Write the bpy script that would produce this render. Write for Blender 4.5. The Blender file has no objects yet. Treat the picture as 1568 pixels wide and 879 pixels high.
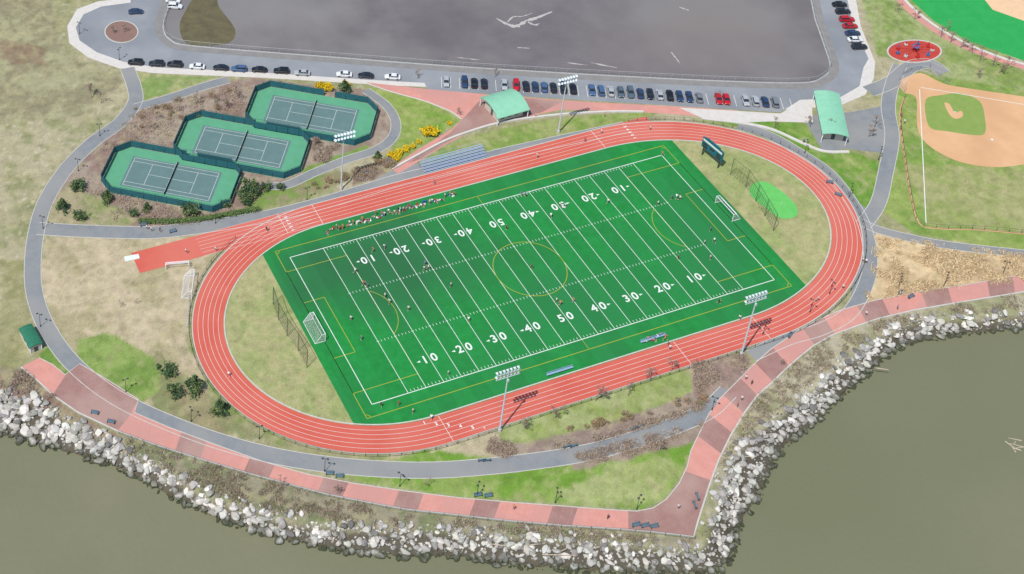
import bpy, bmesh, math, random
import numpy as np
from mathutils import Vector, Matrix, Euler
from mathutils.geometry import tessellate_polygon
random.seed(7); rng=np.random.default_rng(7)
S=bpy.context.scene
# ---------------- camera unprojection: image pixels -> metres on a horizontal plane --------------
F,PX,PY=2331.39,331.79,-93.62
EUL=(0.98003,0.00338,-0.35226); CAM=np.array([-166.038,-227.187,281.067])
RM=np.array(Euler(EUL,'XYZ').to_matrix())
def W(x,y,z=0.0):
    d=RM@np.array([(x-PX)/F,-(y-PY)/F,-1.0]); t=(z-CAM[2])/d[2]
    p=CAM+d*t; return (p[0],p[1])
def WP(pts,z=0.0): return [W(a,b,z) for a,b in pts]
# ---------------- materials ---------------
K=1.42
def lin(c):
    c=c/255.0
    return c/12.92 if c<=0.04045 else ((c+0.055)/1.055)**2.4
def A(r,g,b): return (lin(r)/K,lin(g)/K,lin(b)/K,1)
def mat(name,c1,c2=None,scale=1.0,rough=0.85,spec=0.25,fine=0.12,bump=0.0,big=None,bigscale=0.03,metal=0.0):
    m=bpy.data.materials.new(name); m.use_nodes=True; nt=m.node_tree; N=nt.nodes; L=nt.links
    b=N['Principled BSDF']; b.inputs['Roughness'].default_value=rough; b.inputs['Metallic'].default_value=metal
    b.inputs['Specular IOR Level'].default_value=spec
    if c2 is None: c2=tuple(min(1,x*1.12) for x in c1[:3])+(1,)
    tc=N.new('ShaderNodeTexCoord')
    n=N.new('ShaderNodeTexNoise'); n.inputs['Scale'].default_value=scale; n.inputs['Detail'].default_value=6; n.inputs['Roughness'].default_value=0.65
    L.new(tc.outputs['Object'],n.inputs['Vector'])
    r=N.new('ShaderNodeValToRGB'); r.color_ramp.elements[0].position=0.35; r.color_ramp.elements[1].position=0.65
    r.color_ramp.elements[0].color=c1; r.color_ramp.elements[1].color=c2
    L.new(n.outputs['Fac'],r.inputs[0]); col=r.outputs[0]
    if big:
        n2=N.new('ShaderNodeTexNoise'); n2.inputs['Scale'].default_value=bigscale; n2.inputs['Detail'].default_value=4
        L.new(tc.outputs['Object'],n2.inputs['Vector'])
        r2=N.new('ShaderNodeValToRGB'); r2.color_ramp.elements[0].position=0.42; r2.color_ramp.elements[1].position=0.62
        L.new(n2.outputs['Fac'],r2.inputs[0])
        mx=N.new('ShaderNodeMix'); mx.data_type='RGBA'; L.new(r2.outputs[0],mx.inputs[0]); L.new(col,mx.inputs[6]); mx.inputs[7].default_value=big; col=mx.outputs[2]
    if fine>0:
        n3=N.new('ShaderNodeTexNoise'); n3.inputs['Scale'].default_value=4.0; n3.inputs['Detail'].default_value=5; n3.inputs['Roughness'].default_value=0.8
        L.new(tc.outputs['Object'],n3.inputs['Vector'])
        mr=N.new('ShaderNodeMapRange'); mr.inputs[1].default_value=0.3; mr.inputs[2].default_value=0.7; mr.inputs[3].default_value=1-fine; mr.inputs[4].default_value=1+fine
        L.new(n3.outputs['Fac'],mr.inputs[0])
        vm=N.new('ShaderNodeVectorMath'); vm.operation='SCALE'; L.new(col,vm.inputs[0]); L.new(mr.outputs[0],vm.inputs['Scale']); col=vm.outputs[0]
    L.new(col,b.inputs['Base Color'])
    return m
def patchmix(m,ctr,rad,color,amt,nscale=.06):
    "worn area, or cloud shade painted into the colour: blends towards color inside a noisy radius"
    nt=m.node_tree;N=nt.nodes;L=nt.links;b=N['Principled BSDF']; src=b.inputs['Base Color'].links[0].from_socket
    tc=N.new('ShaderNodeTexCoord'); d=N.new('ShaderNodeVectorMath'); d.operation='SUBTRACT'; d.inputs[1].default_value=(ctr[0],ctr[1],0); L.new(tc.outputs['Object'],d.inputs[0])
    s=N.new('ShaderNodeVectorMath'); s.operation='MULTIPLY'; s.inputs[1].default_value=(1/rad[0],1/rad[1],0); L.new(d.outputs[0],s.inputs[0])
    l=N.new('ShaderNodeVectorMath'); l.operation='LENGTH'; L.new(s.outputs[0],l.inputs[0])
    n=N.new('ShaderNodeTexNoise'); n.inputs['Scale'].default_value=nscale; n.inputs['Detail'].default_value=5; L.new(tc.outputs['Object'],n.inputs['Vector'])
    a=N.new('ShaderNodeMath'); a.operation='MULTIPLY_ADD'; a.inputs[1].default_value=1.6; L.new(n.outputs['Fac'],a.inputs[0]); L.new(l.outputs['Value'],a.inputs[2])
    mr=N.new('ShaderNodeMapRange'); mr.interpolation_type='SMOOTHSTEP'; mr.inputs[1].default_value=.9; mr.inputs[2].default_value=1.9; mr.inputs[3].default_value=amt; mr.inputs[4].default_value=0; L.new(a.outputs[0],mr.inputs[0])
    mx=N.new('ShaderNodeMix'); mx.data_type='RGBA'; L.new(mr.outputs[0],mx.inputs[0]); L.new(src,mx.inputs[6]); mx.inputs[7].default_value=color; L.new(mx.outputs[2],b.inputs['Base Color'])
def attr_mat(name,rough=0.95,amp=0.22,bump=0.5,scl=0.35):
    m=bpy.data.materials.new(name); m.use_nodes=True; nt=m.node_tree; N=nt.nodes; L=nt.links
    b=N['Principled BSDF']; b.inputs['Roughness'].default_value=rough; b.inputs['Specular IOR Level'].default_value=0.1
    a=N.new('ShaderNodeAttribute'); a.attribute_name='Col'; tc=N.new('ShaderNodeTexCoord'); col=a.outputs['Color']
    for sc,am in((scl,amp),(3.0,amp*1.1)):
        n=N.new('ShaderNodeTexNoise'); n.inputs['Scale'].default_value=sc; n.inputs['Detail'].default_value=8; n.inputs['Roughness'].default_value=0.7
        L.new(tc.outputs['Object'],n.inputs['Vector'])
        mr=N.new('ShaderNodeMapRange'); mr.inputs[1].default_value=0.3; mr.inputs[2].default_value=0.7; mr.inputs[3].default_value=1-am; mr.inputs[4].default_value=1+am
        L.new(n.outputs['Fac'],mr.inputs[0])
        vm=N.new('ShaderNodeVectorMath'); vm.operation='SCALE'; L.new(col,vm.inputs[0]); L.new(mr.outputs[0],vm.inputs['Scale']); col=vm.outputs[0]
    L.new(col,b.inputs['Base Color'])
    bp=N.new('ShaderNodeBump'); bp.inputs['Strength'].default_value=bump; bp.inputs['Distance'].default_value=0.12
    L.new(n.outputs['Fac'],bp.inputs['Height']); L.new(bp.outputs[0],b.inputs['Normal'])
    return m
def plain(name,c,rough=0.6,spec=0.4,metal=0.0):
    return mat(name,c,None,scale=3,rough=rough,spec=spec,fine=0.06,metal=metal)
# ---------------- mesh builder ---------------
class MB:
    def __init__(s): s.v=[];s.f=[];s.m=[]
    def add(s,vs,fs,mi=0):
        o=len(s.v); s.v+= [tuple(v) for v in vs]; s.f+=[tuple(i+o for i in f) for f in fs]; s.m+=[mi]*len(fs)
    def box(s,cx,cy,cz,sx,sy,sz,mi=0,rot=0.0):
        c,q=math.cos(rot),math.sin(rot); vs=[]
        for z in(-.5,.5):
            for x,y in((-.5,-.5),(.5,-.5),(.5,.5),(-.5,.5)):
                X,Y=x*sx,y*sy; vs.append((cx+X*c-Y*q,cy+X*q+Y*c,cz+z*sz))
        s.add(vs,[(3,2,1,0),(4,5,6,7),(0,1,5,4),(1,2,6,5),(2,3,7,6),(3,0,4,7)],mi)
    def tube(s,p0,p1,r0,r1,n=6,mi=0,cap=True):
        p0=Vector(p0);p1=Vector(p1);d=(p1-p0)
        if d.length<1e-6:return
        q=d.to_track_quat('Z','Y'); vs=[]
        for p,r in((p0,r0),(p1,r1)):
            for i in range(n):
                a=2*math.pi*i/n; vs.append(p+q@Vector((math.cos(a)*r,math.sin(a)*r,0)))
        fs=[(i,(i+1)%n,n+(i+1)%n,n+i) for i in range(n)]
        if cap: fs+= [tuple(range(n))[::-1],tuple(range(n,2*n))]
        s.add(vs,fs,mi)
    def poly(s,pts,z,mi=0):
        vs=[Vector((p[0],p[1],z)) for p in pts]
        tr=tessellate_polygon([vs]); out=[]
        for t in tr:
            a,b,c=[vs[i] for i in t]
            if (b-a).cross(c-a).z<0: t=(t[0],t[2],t[1])
            out.append(tuple(t))
        s.add(vs,out,mi)
    def line(s,p,q,w,z,mi=0):
        p=np.array(p[:2],float);q=np.array(q[:2],float);d=q-p;l=np.hypot(*d)
        if l<1e-6:return
        n=np.array([-d[1],d[0]])/l*w/2
        s.add([(*(p-n),z),(*(q-n),z),(*(q+n),z),(*(p+n),z)],[(0,1,2,3)],mi)
    def ribbon(s,pts,w0,w1,z,mi=0,closed=False,h=0.0):
        P=np.array(pts,float)[:,:2]; n=len(P)
        if closed: T=np.roll(P,-1,0)-np.roll(P,1,0)
        else: T=np.gradient(P,axis=0)
        T/=np.maximum(np.hypot(T[:,0],T[:,1])[:,None],1e-9); N=np.stack([-T[:,1],T[:,0]],1)
        a=P+N*np.reshape(w0,(-1,1));b=P+N*np.reshape(w1,(-1,1))
        vs=[(*a[i],z+h) for i in range(n)]+[(*b[i],z+h) for i in range(n)]
        rng_=range(n if closed else n-1)
        fs=[(i,(i+1)%n,n+(i+1)%n,n+i) for i in rng_]
        if np.mean(w1)<np.mean(w0): fs=[f[::-1] for f in fs]
        s.add(vs,fs,mi)
        if h>0:
            for arr in(a,b):
                vs=[(*arr[i],z-0.05) for i in range(n)]+[(*arr[i],z+h) for i in range(n)]
                s.add(vs,[(i,(i+1)%n,n+(i+1)%n,n+i) for i in rng_],mi)
    def mesh(s,name,mats,smooth=False):
        me=bpy.data.meshes.new(name); me.from_pydata(s.v,[],s.f)
        for m in mats: me.materials.append(m)
        me.polygons.foreach_set('material_index',s.m)
        if smooth: me.polygons.foreach_set('use_smooth',[True]*len(s.f))
        me.update(); return me
    def obj(s,name,mats,loc=(0,0,0),rot=0.0,smooth=False,parent=None):
        return put(name,s.mesh(name,mats,smooth),loc,rot,1,parent)
def put(name,me,loc=(0,0,0),rot=0.0,sc=1,parent=None):
    o=bpy.data.objects.new(name,me); S.collection.objects.link(o); o.location=loc; o.rotation_euler=(0,0,rot)
    o.scale=(sc,sc,sc) if not isinstance(sc,tuple) else sc
    if parent: o.parent=parent
    return o
def empty(name):
    o=bpy.data.objects.new(name,None); S.collection.objects.link(o); return o
def catmull(pts,n=8,closed=False):
    P=[np.array(p[:2],float) for p in pts]; out=[]; m=len(P)
    for i in range(m if closed else m-1):
        p0=P[(i-1)%m] if closed or i>0 else 2*P[0]-P[1]
        p1=P[i];p2=P[(i+1)%m]
        p3=P[(i+2)%m] if closed or i+2<m else 2*P[-1]-P[-2]
        for k in range(n):
            t=k/n
            out.append(0.5*((2*p1)+(-p0+p2)*t+(2*p0-5*p1+4*p2-p3)*t*t+(-p0+3*p1-3*p2+p3)*t**3))
    if not closed: out.append(P[-1])
    return [tuple(p) for p in out]
def resample(pts,n):
    P=np.array(pts,float); d=np.r_[0,np.cumsum(np.hypot(*(P[1:]-P[:-1]).T))]
    t=np.linspace(0,d[-1],n); return [(np.interp(a,d,P[:,0]),np.interp(a,d,P[:,1])) for a in t]
def plen(pts):
    P=np.array(pts,float); return float(np.hypot(*(P[1:]-P[:-1]).T).sum())
# ---------------- numpy geometry ---------------
def inside(X,Y,poly):
    r=np.zeros(X.shape,bool); n=len(poly)
    for i in range(n):
        x1,y1=poly[i];x2,y2=poly[(i+1)%n]
        if y1==y2: continue
        c=((y1>Y)!=(y2>Y)); r^= c&(X<(x2-x1)*(Y-y1)/(y2-y1)+x1)
    return r
def pdist(X,Y,pts,closed=False):
    d=np.full(X.shape,1e9); n=len(pts)
    for i in range(n if closed else n-1):
        x1,y1=pts[i];x2,y2=pts[(i+1)%n]; dx,dy=x2-x1,y2-y1; l=dx*dx+dy*dy+1e-12
        t=np.clip(((X-x1)*dx+(Y-y1)*dy)/l,0,1)
        d=np.minimum(d,np.hypot(X-x1-t*dx,Y-y1-t*dy))
    return d
LAT=rng.random((257,257))
def vnoise(X,Y,s,off=0.0):
    x=X*s+off*17.3+1000;y=Y*s+off*31.7+1000; xi=np.floor(x).astype(int);yi=np.floor(y).astype(int); fx=x-xi;fy=y-yi
    fx=fx*fx*(3-2*fx);fy=fy*fy*(3-2*fy)
    g=lambda a,b:LAT[a%257,b%257]
    return (g(xi,yi)*(1-fx)+g(xi+1,yi)*fx)*(1-fy)+(g(xi,yi+1)*(1-fx)+g(xi+1,yi+1)*fx)*fy
def fbm(X,Y,s,off=0,o=5):
    r=0;a=0.5;t=0
    for i in range(o): r=r+a*vnoise(X,Y,s*2**i,off+i);t+=a;a*=.55
    return r/t
# ---------------- shoreline & terrain ---------------
TOP=[(-700,420),(-200,540),(0,598),(50,612),(100,640),(150,665),(200,692),(250,714),(290,740),(330,760),(380,776),(420,787),(480,799),(540,806),(600,806),(680,808),(740,814),(800,818),(860,823),(950,829),(1010,834),(1068,836),(1085,805),(1098,762),(1108,725),(1122,696),(1153,664),(1193,634),(1223,611),(1252,592),(1272,567),(1312,542),(1352,511),(1390,492),(1430,487),(1480,484),(1568,478),(1900,455),(2600,420)]
WL=[(-700,500),(-200,620),(0,664),(60,680),(110,693),(160,708),(215,733),(270,762),(330,789),(380,808),(440,825),(500,838),(560,847),(620,851),(680,850),(740,858),(800,865),(860,870),(950,874),(1040,877),(1090,873),(1114,858),(1128,812),(1146,783),(1170,740),(1188,700),(1218,668),(1246,648),(1274,618),(1304,590),(1332,565),(1371,534),(1410,522),(1450,513),(1500,508),(1568,502),(1900,487),(2600,457)]
ZW=-3.0
TW=catmull(WP(TOP),4); LW=catmull(WP(WL,ZW),4)
FAR=[(6000,0),(6000,6000),(-6000,6000),(-6000,0)]
PT=TW+FAR; PL=LW+FAR
def height(X,Y):
    it=inside(X,Y,PT); il=inside(X,Y,PL); d1=pdist(X,Y,TW); d2=pdist(X,Y,LW)
    fr=d1/(d1+d2+1e-6)
    h=np.where(it,0,np.where(il,ZW*fr,ZW-np.minimum(d2*.35,4)))
    return h,it,il,d1,d2
def axis(lo,hi,step):
    c=list(np.arange(lo,hi,step)); a=[];s=step;x=lo
    while x>-4500: s*=1.35;x-=s;a.append(x)
    b=[];s=step;x=c[-1]
    while x<4500: s*=1.35;x+=s;b.append(x)
    return np.array(a[::-1]+c+b)
ax=axis(-185,250,0.65); ay=axis(-140,215,0.65)
GX,GY=np.meshgrid(ax,ay); H,IT,IL,D1,D2=height(GX,GY)
H=H+np.where(IT,0,(fbm(GX,GY,0.6)-.5)*0.9*np.clip(D1/3,0,1))
def C(r,g,b): return np.array(A(r,g,b)[:3])
n1=fbm(GX,GY,0.05,1);n2=fbm(GX,GY,0.25,5);n3=fbm(GX,GY,0.7,9)
def ss(x,a,b):
    t=np.clip((x-a)/(b-a),0,1); return t*t*(3-2*t)
col=np.zeros(GX.shape+(3,)); col[:]=C(154,152,114)
def blend(mask,c):
    global col
    col=col*(1-mask[...,None])+np.array(c)*mask[...,None]
blend(ss(n1,.45,.62),C(174,166,136)); blend(ss(n2,.55,.72)*.7,C(134,140,94)); blend(ss(n3,.62,.78)*.6,C(200,192,168))
def region(pts,c,c2=None,fuzz=1.2,wob=2.0,amt=.5,seed=0,world=False,strength=1.0):
    P=pts if world else WP(pts)
    P=[tuple(p) for p in P]; a=np.array(P); pad=6
    jx=np.where((ax>a[:,0].min()-pad)&(ax<a[:,0].max()+pad))[0]; jy=np.where((ay>a[:,1].min()-pad)&(ay<a[:,1].max()+pad))[0]
    sl=(slice(jy[0],jy[-1]+1),slice(jx[0],jx[-1]+1)); X=GX[sl];Y=GY[sl]
    sd=pdist(X,Y,P,True)*np.where(inside(X,Y,P),1,-1)+(fbm(X,Y,.35,seed+3)-.5)*2*wob
    m=ss(sd,-fuzz/2,fuzz/2)[...,None]*strength
    cc=np.zeros(X.shape+(3,));cc[:]=C(*c)
    if c2:
        q=ss(fbm(X,Y,.12,seed+11)*.6+fbm(X,Y,.6,seed+17)*.4,.42,.6)[...,None]*amt*2; q=np.clip(q,0,1)
        cc=cc*(1-q)+C(*c2)*q
    col[sl]=col[sl]*(1-m)+cc*m
region([(0,190),(120,180),(180,130),(190,110),(100,85),(80,0),(-60,0),(-60,190)],(164,161,126),(144,138,110),seed=1)
region([(0,60),(75,75),(70,100),(0,95)],(132,102,88),None,2,3,seed=2,strength=.6)
region([(0,400),(45,400),(50,520),(0,600)],(160,156,118),(144,143,100),seed=4)
region([(70,362),(215,362),(300,360),(335,385),(300,440),(285,520),(320,590),(395,668),(330,672),(230,625),(130,560),(82,500),(62,430)],(192,177,148),(170,160,126),seed=5)
region([(240,540),(330,610),(400,668),(330,670),(230,625)],(150,140,108),(134,138,96),seed=6)
region([(118,520),(165,508),(238,548),(246,592),(220,618),(180,600),(120,560)],(116,144,70),(140,160,90),.8,.8,seed=7)
region([(56,545),(75,528),(112,562),(98,580)],(112,142,68),None,.6,.5)
region([(205,165),(345,125),(380,118),(560,138),(600,178),(604,215),(480,262),(455,292),(300,350),(130,348),(78,338),(90,285),(150,222),(200,180)],(164,150,134),(146,124,114),1,1,.5,seed=8)
region([(208,112),(330,118),(300,130),(250,145),(212,158)],(130,152,88),(164,164,116),.8,.8,seed=9)
region([(75,300),(110,285),(140,300),(205,330),(205,345),(80,345)],(134,146,92),(166,156,126),seed=10)
region([(375,300),(470,268),(520,262),(540,272),(470,300),(420,318),(380,325)],(120,146,74),(146,138,106),seed=12)
region([(455,262),(560,222),(575,232),(540,248),(480,268)],(124,150,78),None,.8,.8,seed=13)
region([(540,262),(600,236),(612,252),(580,272),(540,285)],(146,128,114),(156,146,116),seed=14)
region([(560,132),(600,139),(645,152),(685,170),(705,184),(680,202),(640,228),(600,252),(585,245),(612,215),(608,185),(590,158)],(118,152,62),(152,164,94),.7,.5,.35,seed=15)
region([(600,282),(640,248),(700,215),(760,198),(850,182),(990,170),(1010,172),(960,192),(900,205),(800,228),(700,252)],(128,152,76),(158,162,106),.6,.5,.4,seed=16)
region([(590,708),(640,690),(690,685),(740,700),(800,700),(720,716),(640,716)],(110,150,56),(130,158,76),.7,.4,seed=17)
region([(660,690),(700,678),(752,662),(800,695),(760,704),(700,694)],(200,188,156),(180,168,138),.8,1,seed=18)
region([(750,672),(900,625),(1055,572),(1068,600),(1150,560),(1130,600),(1085,628),(970,668),(880,690),(780,704)],(164,148,132),(146,128,118),.8,1,seed=19)
region([(765,652),(900,610),(1045,560),(1064,575),(1062,600),(1000,626),(900,656),(820,676),(768,680)],(162,170,116),(142,156,90),.7,.6,.5,seed=20)
region([(1055,555),(1140,540),(1150,562),(1090,612),(1062,602)],(162,142,128),(144,122,112),.8,1,seed=21)
region([(480,716),(620,726),(780,722),(900,706),(1000,682),(1060,655),(1068,670),(1045,720),(1020,762),(980,780),(860,772),(700,760),(560,740)],(112,148,58),(138,160,84),.6,.5,seed=22)
region([(830,765),(930,710),(1020,700),(1045,720),(1015,765),(980,778)],(168,174,120),(154,164,102),2,3,seed=23,strength=.85)
region([(860,700),(980,668),(1085,640),(1070,675),(960,705),(880,720)],(160,144,128),(140,122,110),.8,1,seed=24)
region([(185,664),(300,704),(440,744),(560,772),(700,793),(860,808),(1060,825),(1068,838),(950,832),(740,818),(600,810),(480,803),(380,780),(290,744),(200,696)],(154,146,124),(124,130,94),1,1.2,seed=25)
region([(1080,800),(1085,745),(1105,700),(1150,615),(1218,553),(1270,515),(1345,488),(1470,463),(1640,440),(1640,477),(1480,486),(1400,492),(1350,514),(1290,562),(1250,594),(1190,636),(1125,694),(1100,762)],(180,172,148),(148,148,112),1,1.2,seed=26)
region([(-60,560),(35,566),(100,622),(180,662),(190,690),(100,645),(0,602),(-60,590)],(138,108,98),(154,146,118),1,1.2,seed=27)
region([(1060,183),(1130,184),(1240,188),(1255,225),(1300,230),(1356,250),(1345,305),(1325,335),(1290,285),(1250,250),(1200,218),(1140,198)],(106,146,58),(142,158,88),.6,.4,seed=28)
region([(1318,345),(1400,362),(1640,396),(1640,430),(1480,440),(1345,462),(1300,476),(1322,440)],(214,190,150),(186,162,126),1,1.2,.5,seed=29)
region([(1345,320),(1372,120),(1400,108),(1450,118),(1640,150),(1640,400),(1400,358)],(122,150,72),(146,162,90),.6,.3,seed=30)
region([(1385,250),(1568,262),(1640,270),(1640,365),(1560,356),(1425,344)],(144,156,92),(160,162,110),1,1.5,seed=31)
region([(1310,-40),(1400,-40),(1568,108),(1700,140),(1640,150),(1450,118),(1380,92),(1345,88)],(156,166,112),(130,150,82),.8,1,seed=32)
region([(300,440),(285,520),(320,600),(380,662),(480,705),(600,706),(590,690),(470,675),(360,620),(310,540)],(154,150,112),(126,144,80),.8,.8,seed=33)
TWD=7.35
def tcurve(off,n=48,b=32.5,c=42.2):
    out=[]
    for sgn,e in((1,42.2),(-1,37.8)):
        for i in range(n+1):
            th=math.radians(-90+180*i/n)
            x=e*math.cos(th);y=b*math.sin(th); nx,ny=math.cos(th)/e,math.sin(th)/b; l=math.hypot(nx,ny)
            out.append((sgn*(c+x+off*nx/l),sgn*(y+off*ny/l)))
    return out
region(tcurve(0.3),(152,161,104),(172,168,122),.3,.05,.45,seed=34,world=True)
# straw thatch and darker tufts everywhere on the turfgrass/meadow
t1=fbm(GX,GY,.45,41);t2=fbm(GX,GY,1.1,47,3)
blend(ss(t1,.54,.74)*.42*IT,C(178,170,128)); blend(ss(t2,.6,.85)*.35*IT,C(104,112,66))
blend((~IT).astype(float)*ss(D1,0.2,1.5),C(96,90,78)); blend((~IL).astype(float),C(90,84,66))
nx,ny=len(ax),len(ay)
verts=np.stack([GX.ravel(),GY.ravel(),H.ravel()],1)
idx=np.arange(nx*ny).reshape(ny,nx)
quads=np.stack([idx[:-1,:-1],idx[:-1,1:],idx[1:,1:],idx[1:,:-1]],-1).reshape(-1,4)
def npmesh(name,verts,faces,mats,cols=None,smooth=True,mi=None):
    me=bpy.data.meshes.new(name); k=faces.shape[1]
    me.vertices.add(len(verts)); me.vertices.foreach_set('co',verts.astype(np.float32).ravel())
    me.loops.add(faces.size); me.loops.foreach_set('vertex_index',faces.astype(np.int32).ravel())
    me.polygons.add(len(faces)); me.polygons.foreach_set('loop_start',np.arange(0,faces.size,k,dtype=np.int32)); me.polygons.foreach_set('loop_total',np.full(len(faces),k,np.int32))
    me.polygons.foreach_set('use_smooth',np.full(len(faces),smooth))
    for m in mats: me.materials.append(m)
    if mi is not None: me.polygons.foreach_set('material_index',mi.astype(np.int32))
    if cols is not None:
        a=me.color_attributes.new('Col','FLOAT_COLOR','POINT'); c4=np.ones((len(verts),4),np.float32); c4[:,:3]=cols; a.data.foreach_set('color',c4.ravel())
    me.update(calc_edges=True); me.validate(); return me
put('ground',npmesh('ground',verts,quads,[attr_mat('ground_cover')],col.reshape(-1,3)))
# water
wm=mat('river_water',A(124,124,98),A(133,131,105),scale=.02,rough=.38,spec=.22,fine=.03,big=A(118,120,92),bigscale=.008)
nt=wm.node_tree; n=nt.nodes.new('ShaderNodeTexNoise'); n.inputs['Scale'].default_value=.7; n.inputs['Detail'].default_value=6
tc=nt.nodes.new('ShaderNodeTexCoord'); nt.links.new(tc.outputs['Object'],n.inputs['Vector']); bp=nt.nodes.new('ShaderNodeBump'); bp.inputs['Strength'].default_value=.4; bp.inputs['Distance'].default_value=.16
nt.links.new(n.outputs['Fac'],bp.inputs['Height']); nt.links.new(bp.outputs[0],nt.nodes['Principled BSDF'].inputs['Normal'])
mb=MB(); mb.add([(-4500,-4500,ZW),(4500,-4500,ZW),(4500,1500,ZW),(-4500,1500,ZW)],[(0,1,2,3)]); mb.obj('water',[wm])
# ---------------- riprap ---------------
def ico(n=1):
    bm=bmesh.new(); bmesh.ops.create_icosphere(bm,subdivisions=n,radius=1); v=np.array([x.co[:] for x in bm.verts]); f=np.array([[x.index for x in q.verts] for q in bm.faces]); bm.free(); return v,f
def rockbase(iv):
    out=[]
    for k in range(10):
        v=iv.copy()
        for j in range(9):
            nrm=rng.normal(size=3); nrm/=np.linalg.norm(nrm); d=rng.uniform(.5,.82); q=v@nrm; v=v-np.where(q>d,q-d,0)[:,None]*nrm
        v+=rng.normal(size=v.shape)*.02; out.append(v)
    return out
iv1,if1=ico(1);iv2,if2=ico(2); rb1=rockbase(iv1);rb2=rockbase(iv2)
def scatter_rocks(n,smin,smax,band,bright):
    X=rng.uniform(-175,235,n);Y=rng.uniform(-130,40,n); h,it,il,d1,d2=height(X,Y)
    if band=='main': ok=((~it)&(il))|((~it)&(~il)&(d2<.9))|(it&(d1<1.4)&(rng.random(n)<.25))
    else: ok=(~it)&(~il)&(d2<3)&(rng.random(n)<.2)
    X,Y,h,d1,d2=X[ok],Y[ok],h[ok],d1[ok],d2[ok]; V=[];Fs=[];Cs=[];o=0
    patch=fbm(X,Y,.12,3)
    for i in range(len(X)):
        s=smin*(smax/smin)**(rng.random()**1.7)
        if X[i]<-85: s*=1.25
        bs,ff=(rb2,if2) if s>1.4 else (rb1,if1)
        a=rng.uniform(0,6.28); v=bs[rng.integers(10)]*np.array([s*rng.uniform(.8,1.5),s*rng.uniform(.7,1.05),s*rng.uniform(.5,.85)])*.5
        t=rng.normal(0,.4); ct,st=math.cos(t),math.sin(t); v=v@np.array([[1,0,0],[0,ct,st],[0,-st,ct]]); ca,sa=math.cos(a),math.sin(a); v=v@np.array([[ca,sa,0],[-sa,ca,0],[0,0,1]])
        v=v+np.array([X[i],Y[i],h[i]+s*.15]); V.append(v);Fs.append(ff+o);o+=len(v)
        g=rng.choice([.13,.2,.28,.35,.41,.48],p=[.1,.18,.26,.24,.15,.07])*bright*(.8+.5*patch[i])*(1.12 if X[i]>40 else 1)
        wet=np.clip((v[:,2]-(ZW+.35))/.9,0.0,1)
        tint=np.array([1.0,.955,.865])*rng.uniform(.97,1.03,3)
        c=tint*g; Cs.append(c[None,:]*wet[:,None]+(1-wet[:,None])*np.array([.045,.052,.03]))
    return np.concatenate(V),np.concatenate(Fs),np.concatenate(Cs)
a=scatter_rocks(170000,.5,2.1,'main',1.08); b=scatter_rocks(9000,.4,1.2,'out',.5)
V=np.concatenate([a[0],b[0]]);Fc=np.concatenate([a[1],b[1]+len(a[0])]);Cc=np.concatenate([a[2],b[2]])
put('riprap_rocks',npmesh('riprap_rocks',V,Fc,[attr_mat('granite_rock',.9,.14,.4,1.2)],Cc,smooth=False))
mb=MB()
for px,py,l in((805,838,5),(830,852,7),(860,846,4),(1130,700,3),(1000,850,4),(905,842,5),(745,835,4),(120,668,3),(1340,566,3)):
    x,y=W(px,py,-1.2); t=random.uniform(-.5,.5); mb.tube((x,y,-.6),(x+l*math.cos(t),y+l*math.sin(t),-.9),.14,.08,6,0)
x,y=W(1556,680,-3)
for k in range(7): mb.tube((x+random.uniform(-2,2),y+random.uniform(-2,2),-2.97),(x+random.uniform(-2,2),y+random.uniform(-2,2),-2.95),.12,.06,5,0)
mb.obj('driftwood',[mat('bleached_wood',A(186,172,150),A(204,190,168),2)])
# ---------------- shared materials ---------------
asph=mat('path_asphalt',A(130,134,138),A(142,146,148),.5,fine=.06,big=A(150,151,149),bigscale=.06)
roadm=mat('road_asphalt',A(144,149,154),A(153,157,161),.15,fine=.05,big=A(134,139,144),bigscale=.05)
lotm=mat('lot_asphalt',A(108,104,106),A(120,115,117),.08,fine=.08,big=A(130,127,125),bigscale=.02)
conc=mat('concrete',A(208,203,195),A(218,213,206),.6,fine=.06)
curbm=mat('kerb_concrete',A(190,188,180),A(206,203,195),1,fine=.05)
pink=mat('pink_pavers',A(210,146,132),A(218,157,144),.4,fine=.08,big=A(202,148,138),bigscale=.08)
brick=mat('dark_pavers',A(156,118,110),A(166,130,122),.5,fine=.1,big=A(176,144,134),bigscale=.1)
trackm=mat('track_rubber',A(203,94,78),A(210,104,88),.12,fine=.05,big=A(212,114,99),bigscale=.04)
white=mat('white_paint',A(222,227,220),None,2,fine=.08)
yellow=mat('yellow_paint',A(168,170,56),None,2,fine=.04)
dark=plain('dark_metal',(.03,.035,.035,1)); steel=plain('galvanised_steel',A(170,174,176),.5,.5)
whitem=plain('white_metal',A(235,235,235))
turf=mat('field_turf',A(24,130,54),A(34,142,66),.5,fine=.11,big=A(38,126,66),bigscale=.03)
patchmix(turf,(-34,14),(34,22),A(46,98,64),.72,.05)  # cloud shade painted into the turf colour, upper-left of the field
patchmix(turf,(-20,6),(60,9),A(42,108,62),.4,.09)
nt=turf.node_tree;N=nt.nodes;L=nt.links;bs=N['Principled BSDF'];src=bs.inputs['Base Color'].links[0].from_socket
tc=N.new('ShaderNodeTexCoord'); sx_=N.new('ShaderNodeSeparateXYZ'); L.new(tc.outputs['Object'],sx_.inputs[0]); m1=N.new('ShaderNodeMath'); m1.operation='MULTIPLY'; m1.inputs[1].default_value=math.pi/4.572; L.new(sx_.outputs[0],m1.inputs[0])
m2_=N.new('ShaderNodeMath'); m2_.operation='SINE'; L.new(m1.outputs[0],m2_.inputs[0]); mr=N.new('ShaderNodeMapRange'); mr.inputs[1].default_value=-.15; mr.inputs[2].default_value=.15; mr.inputs[3].default_value=.955; mr.inputs[4].default_value=1.045; L.new(m2_.outputs[0],mr.inputs[0])
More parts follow.
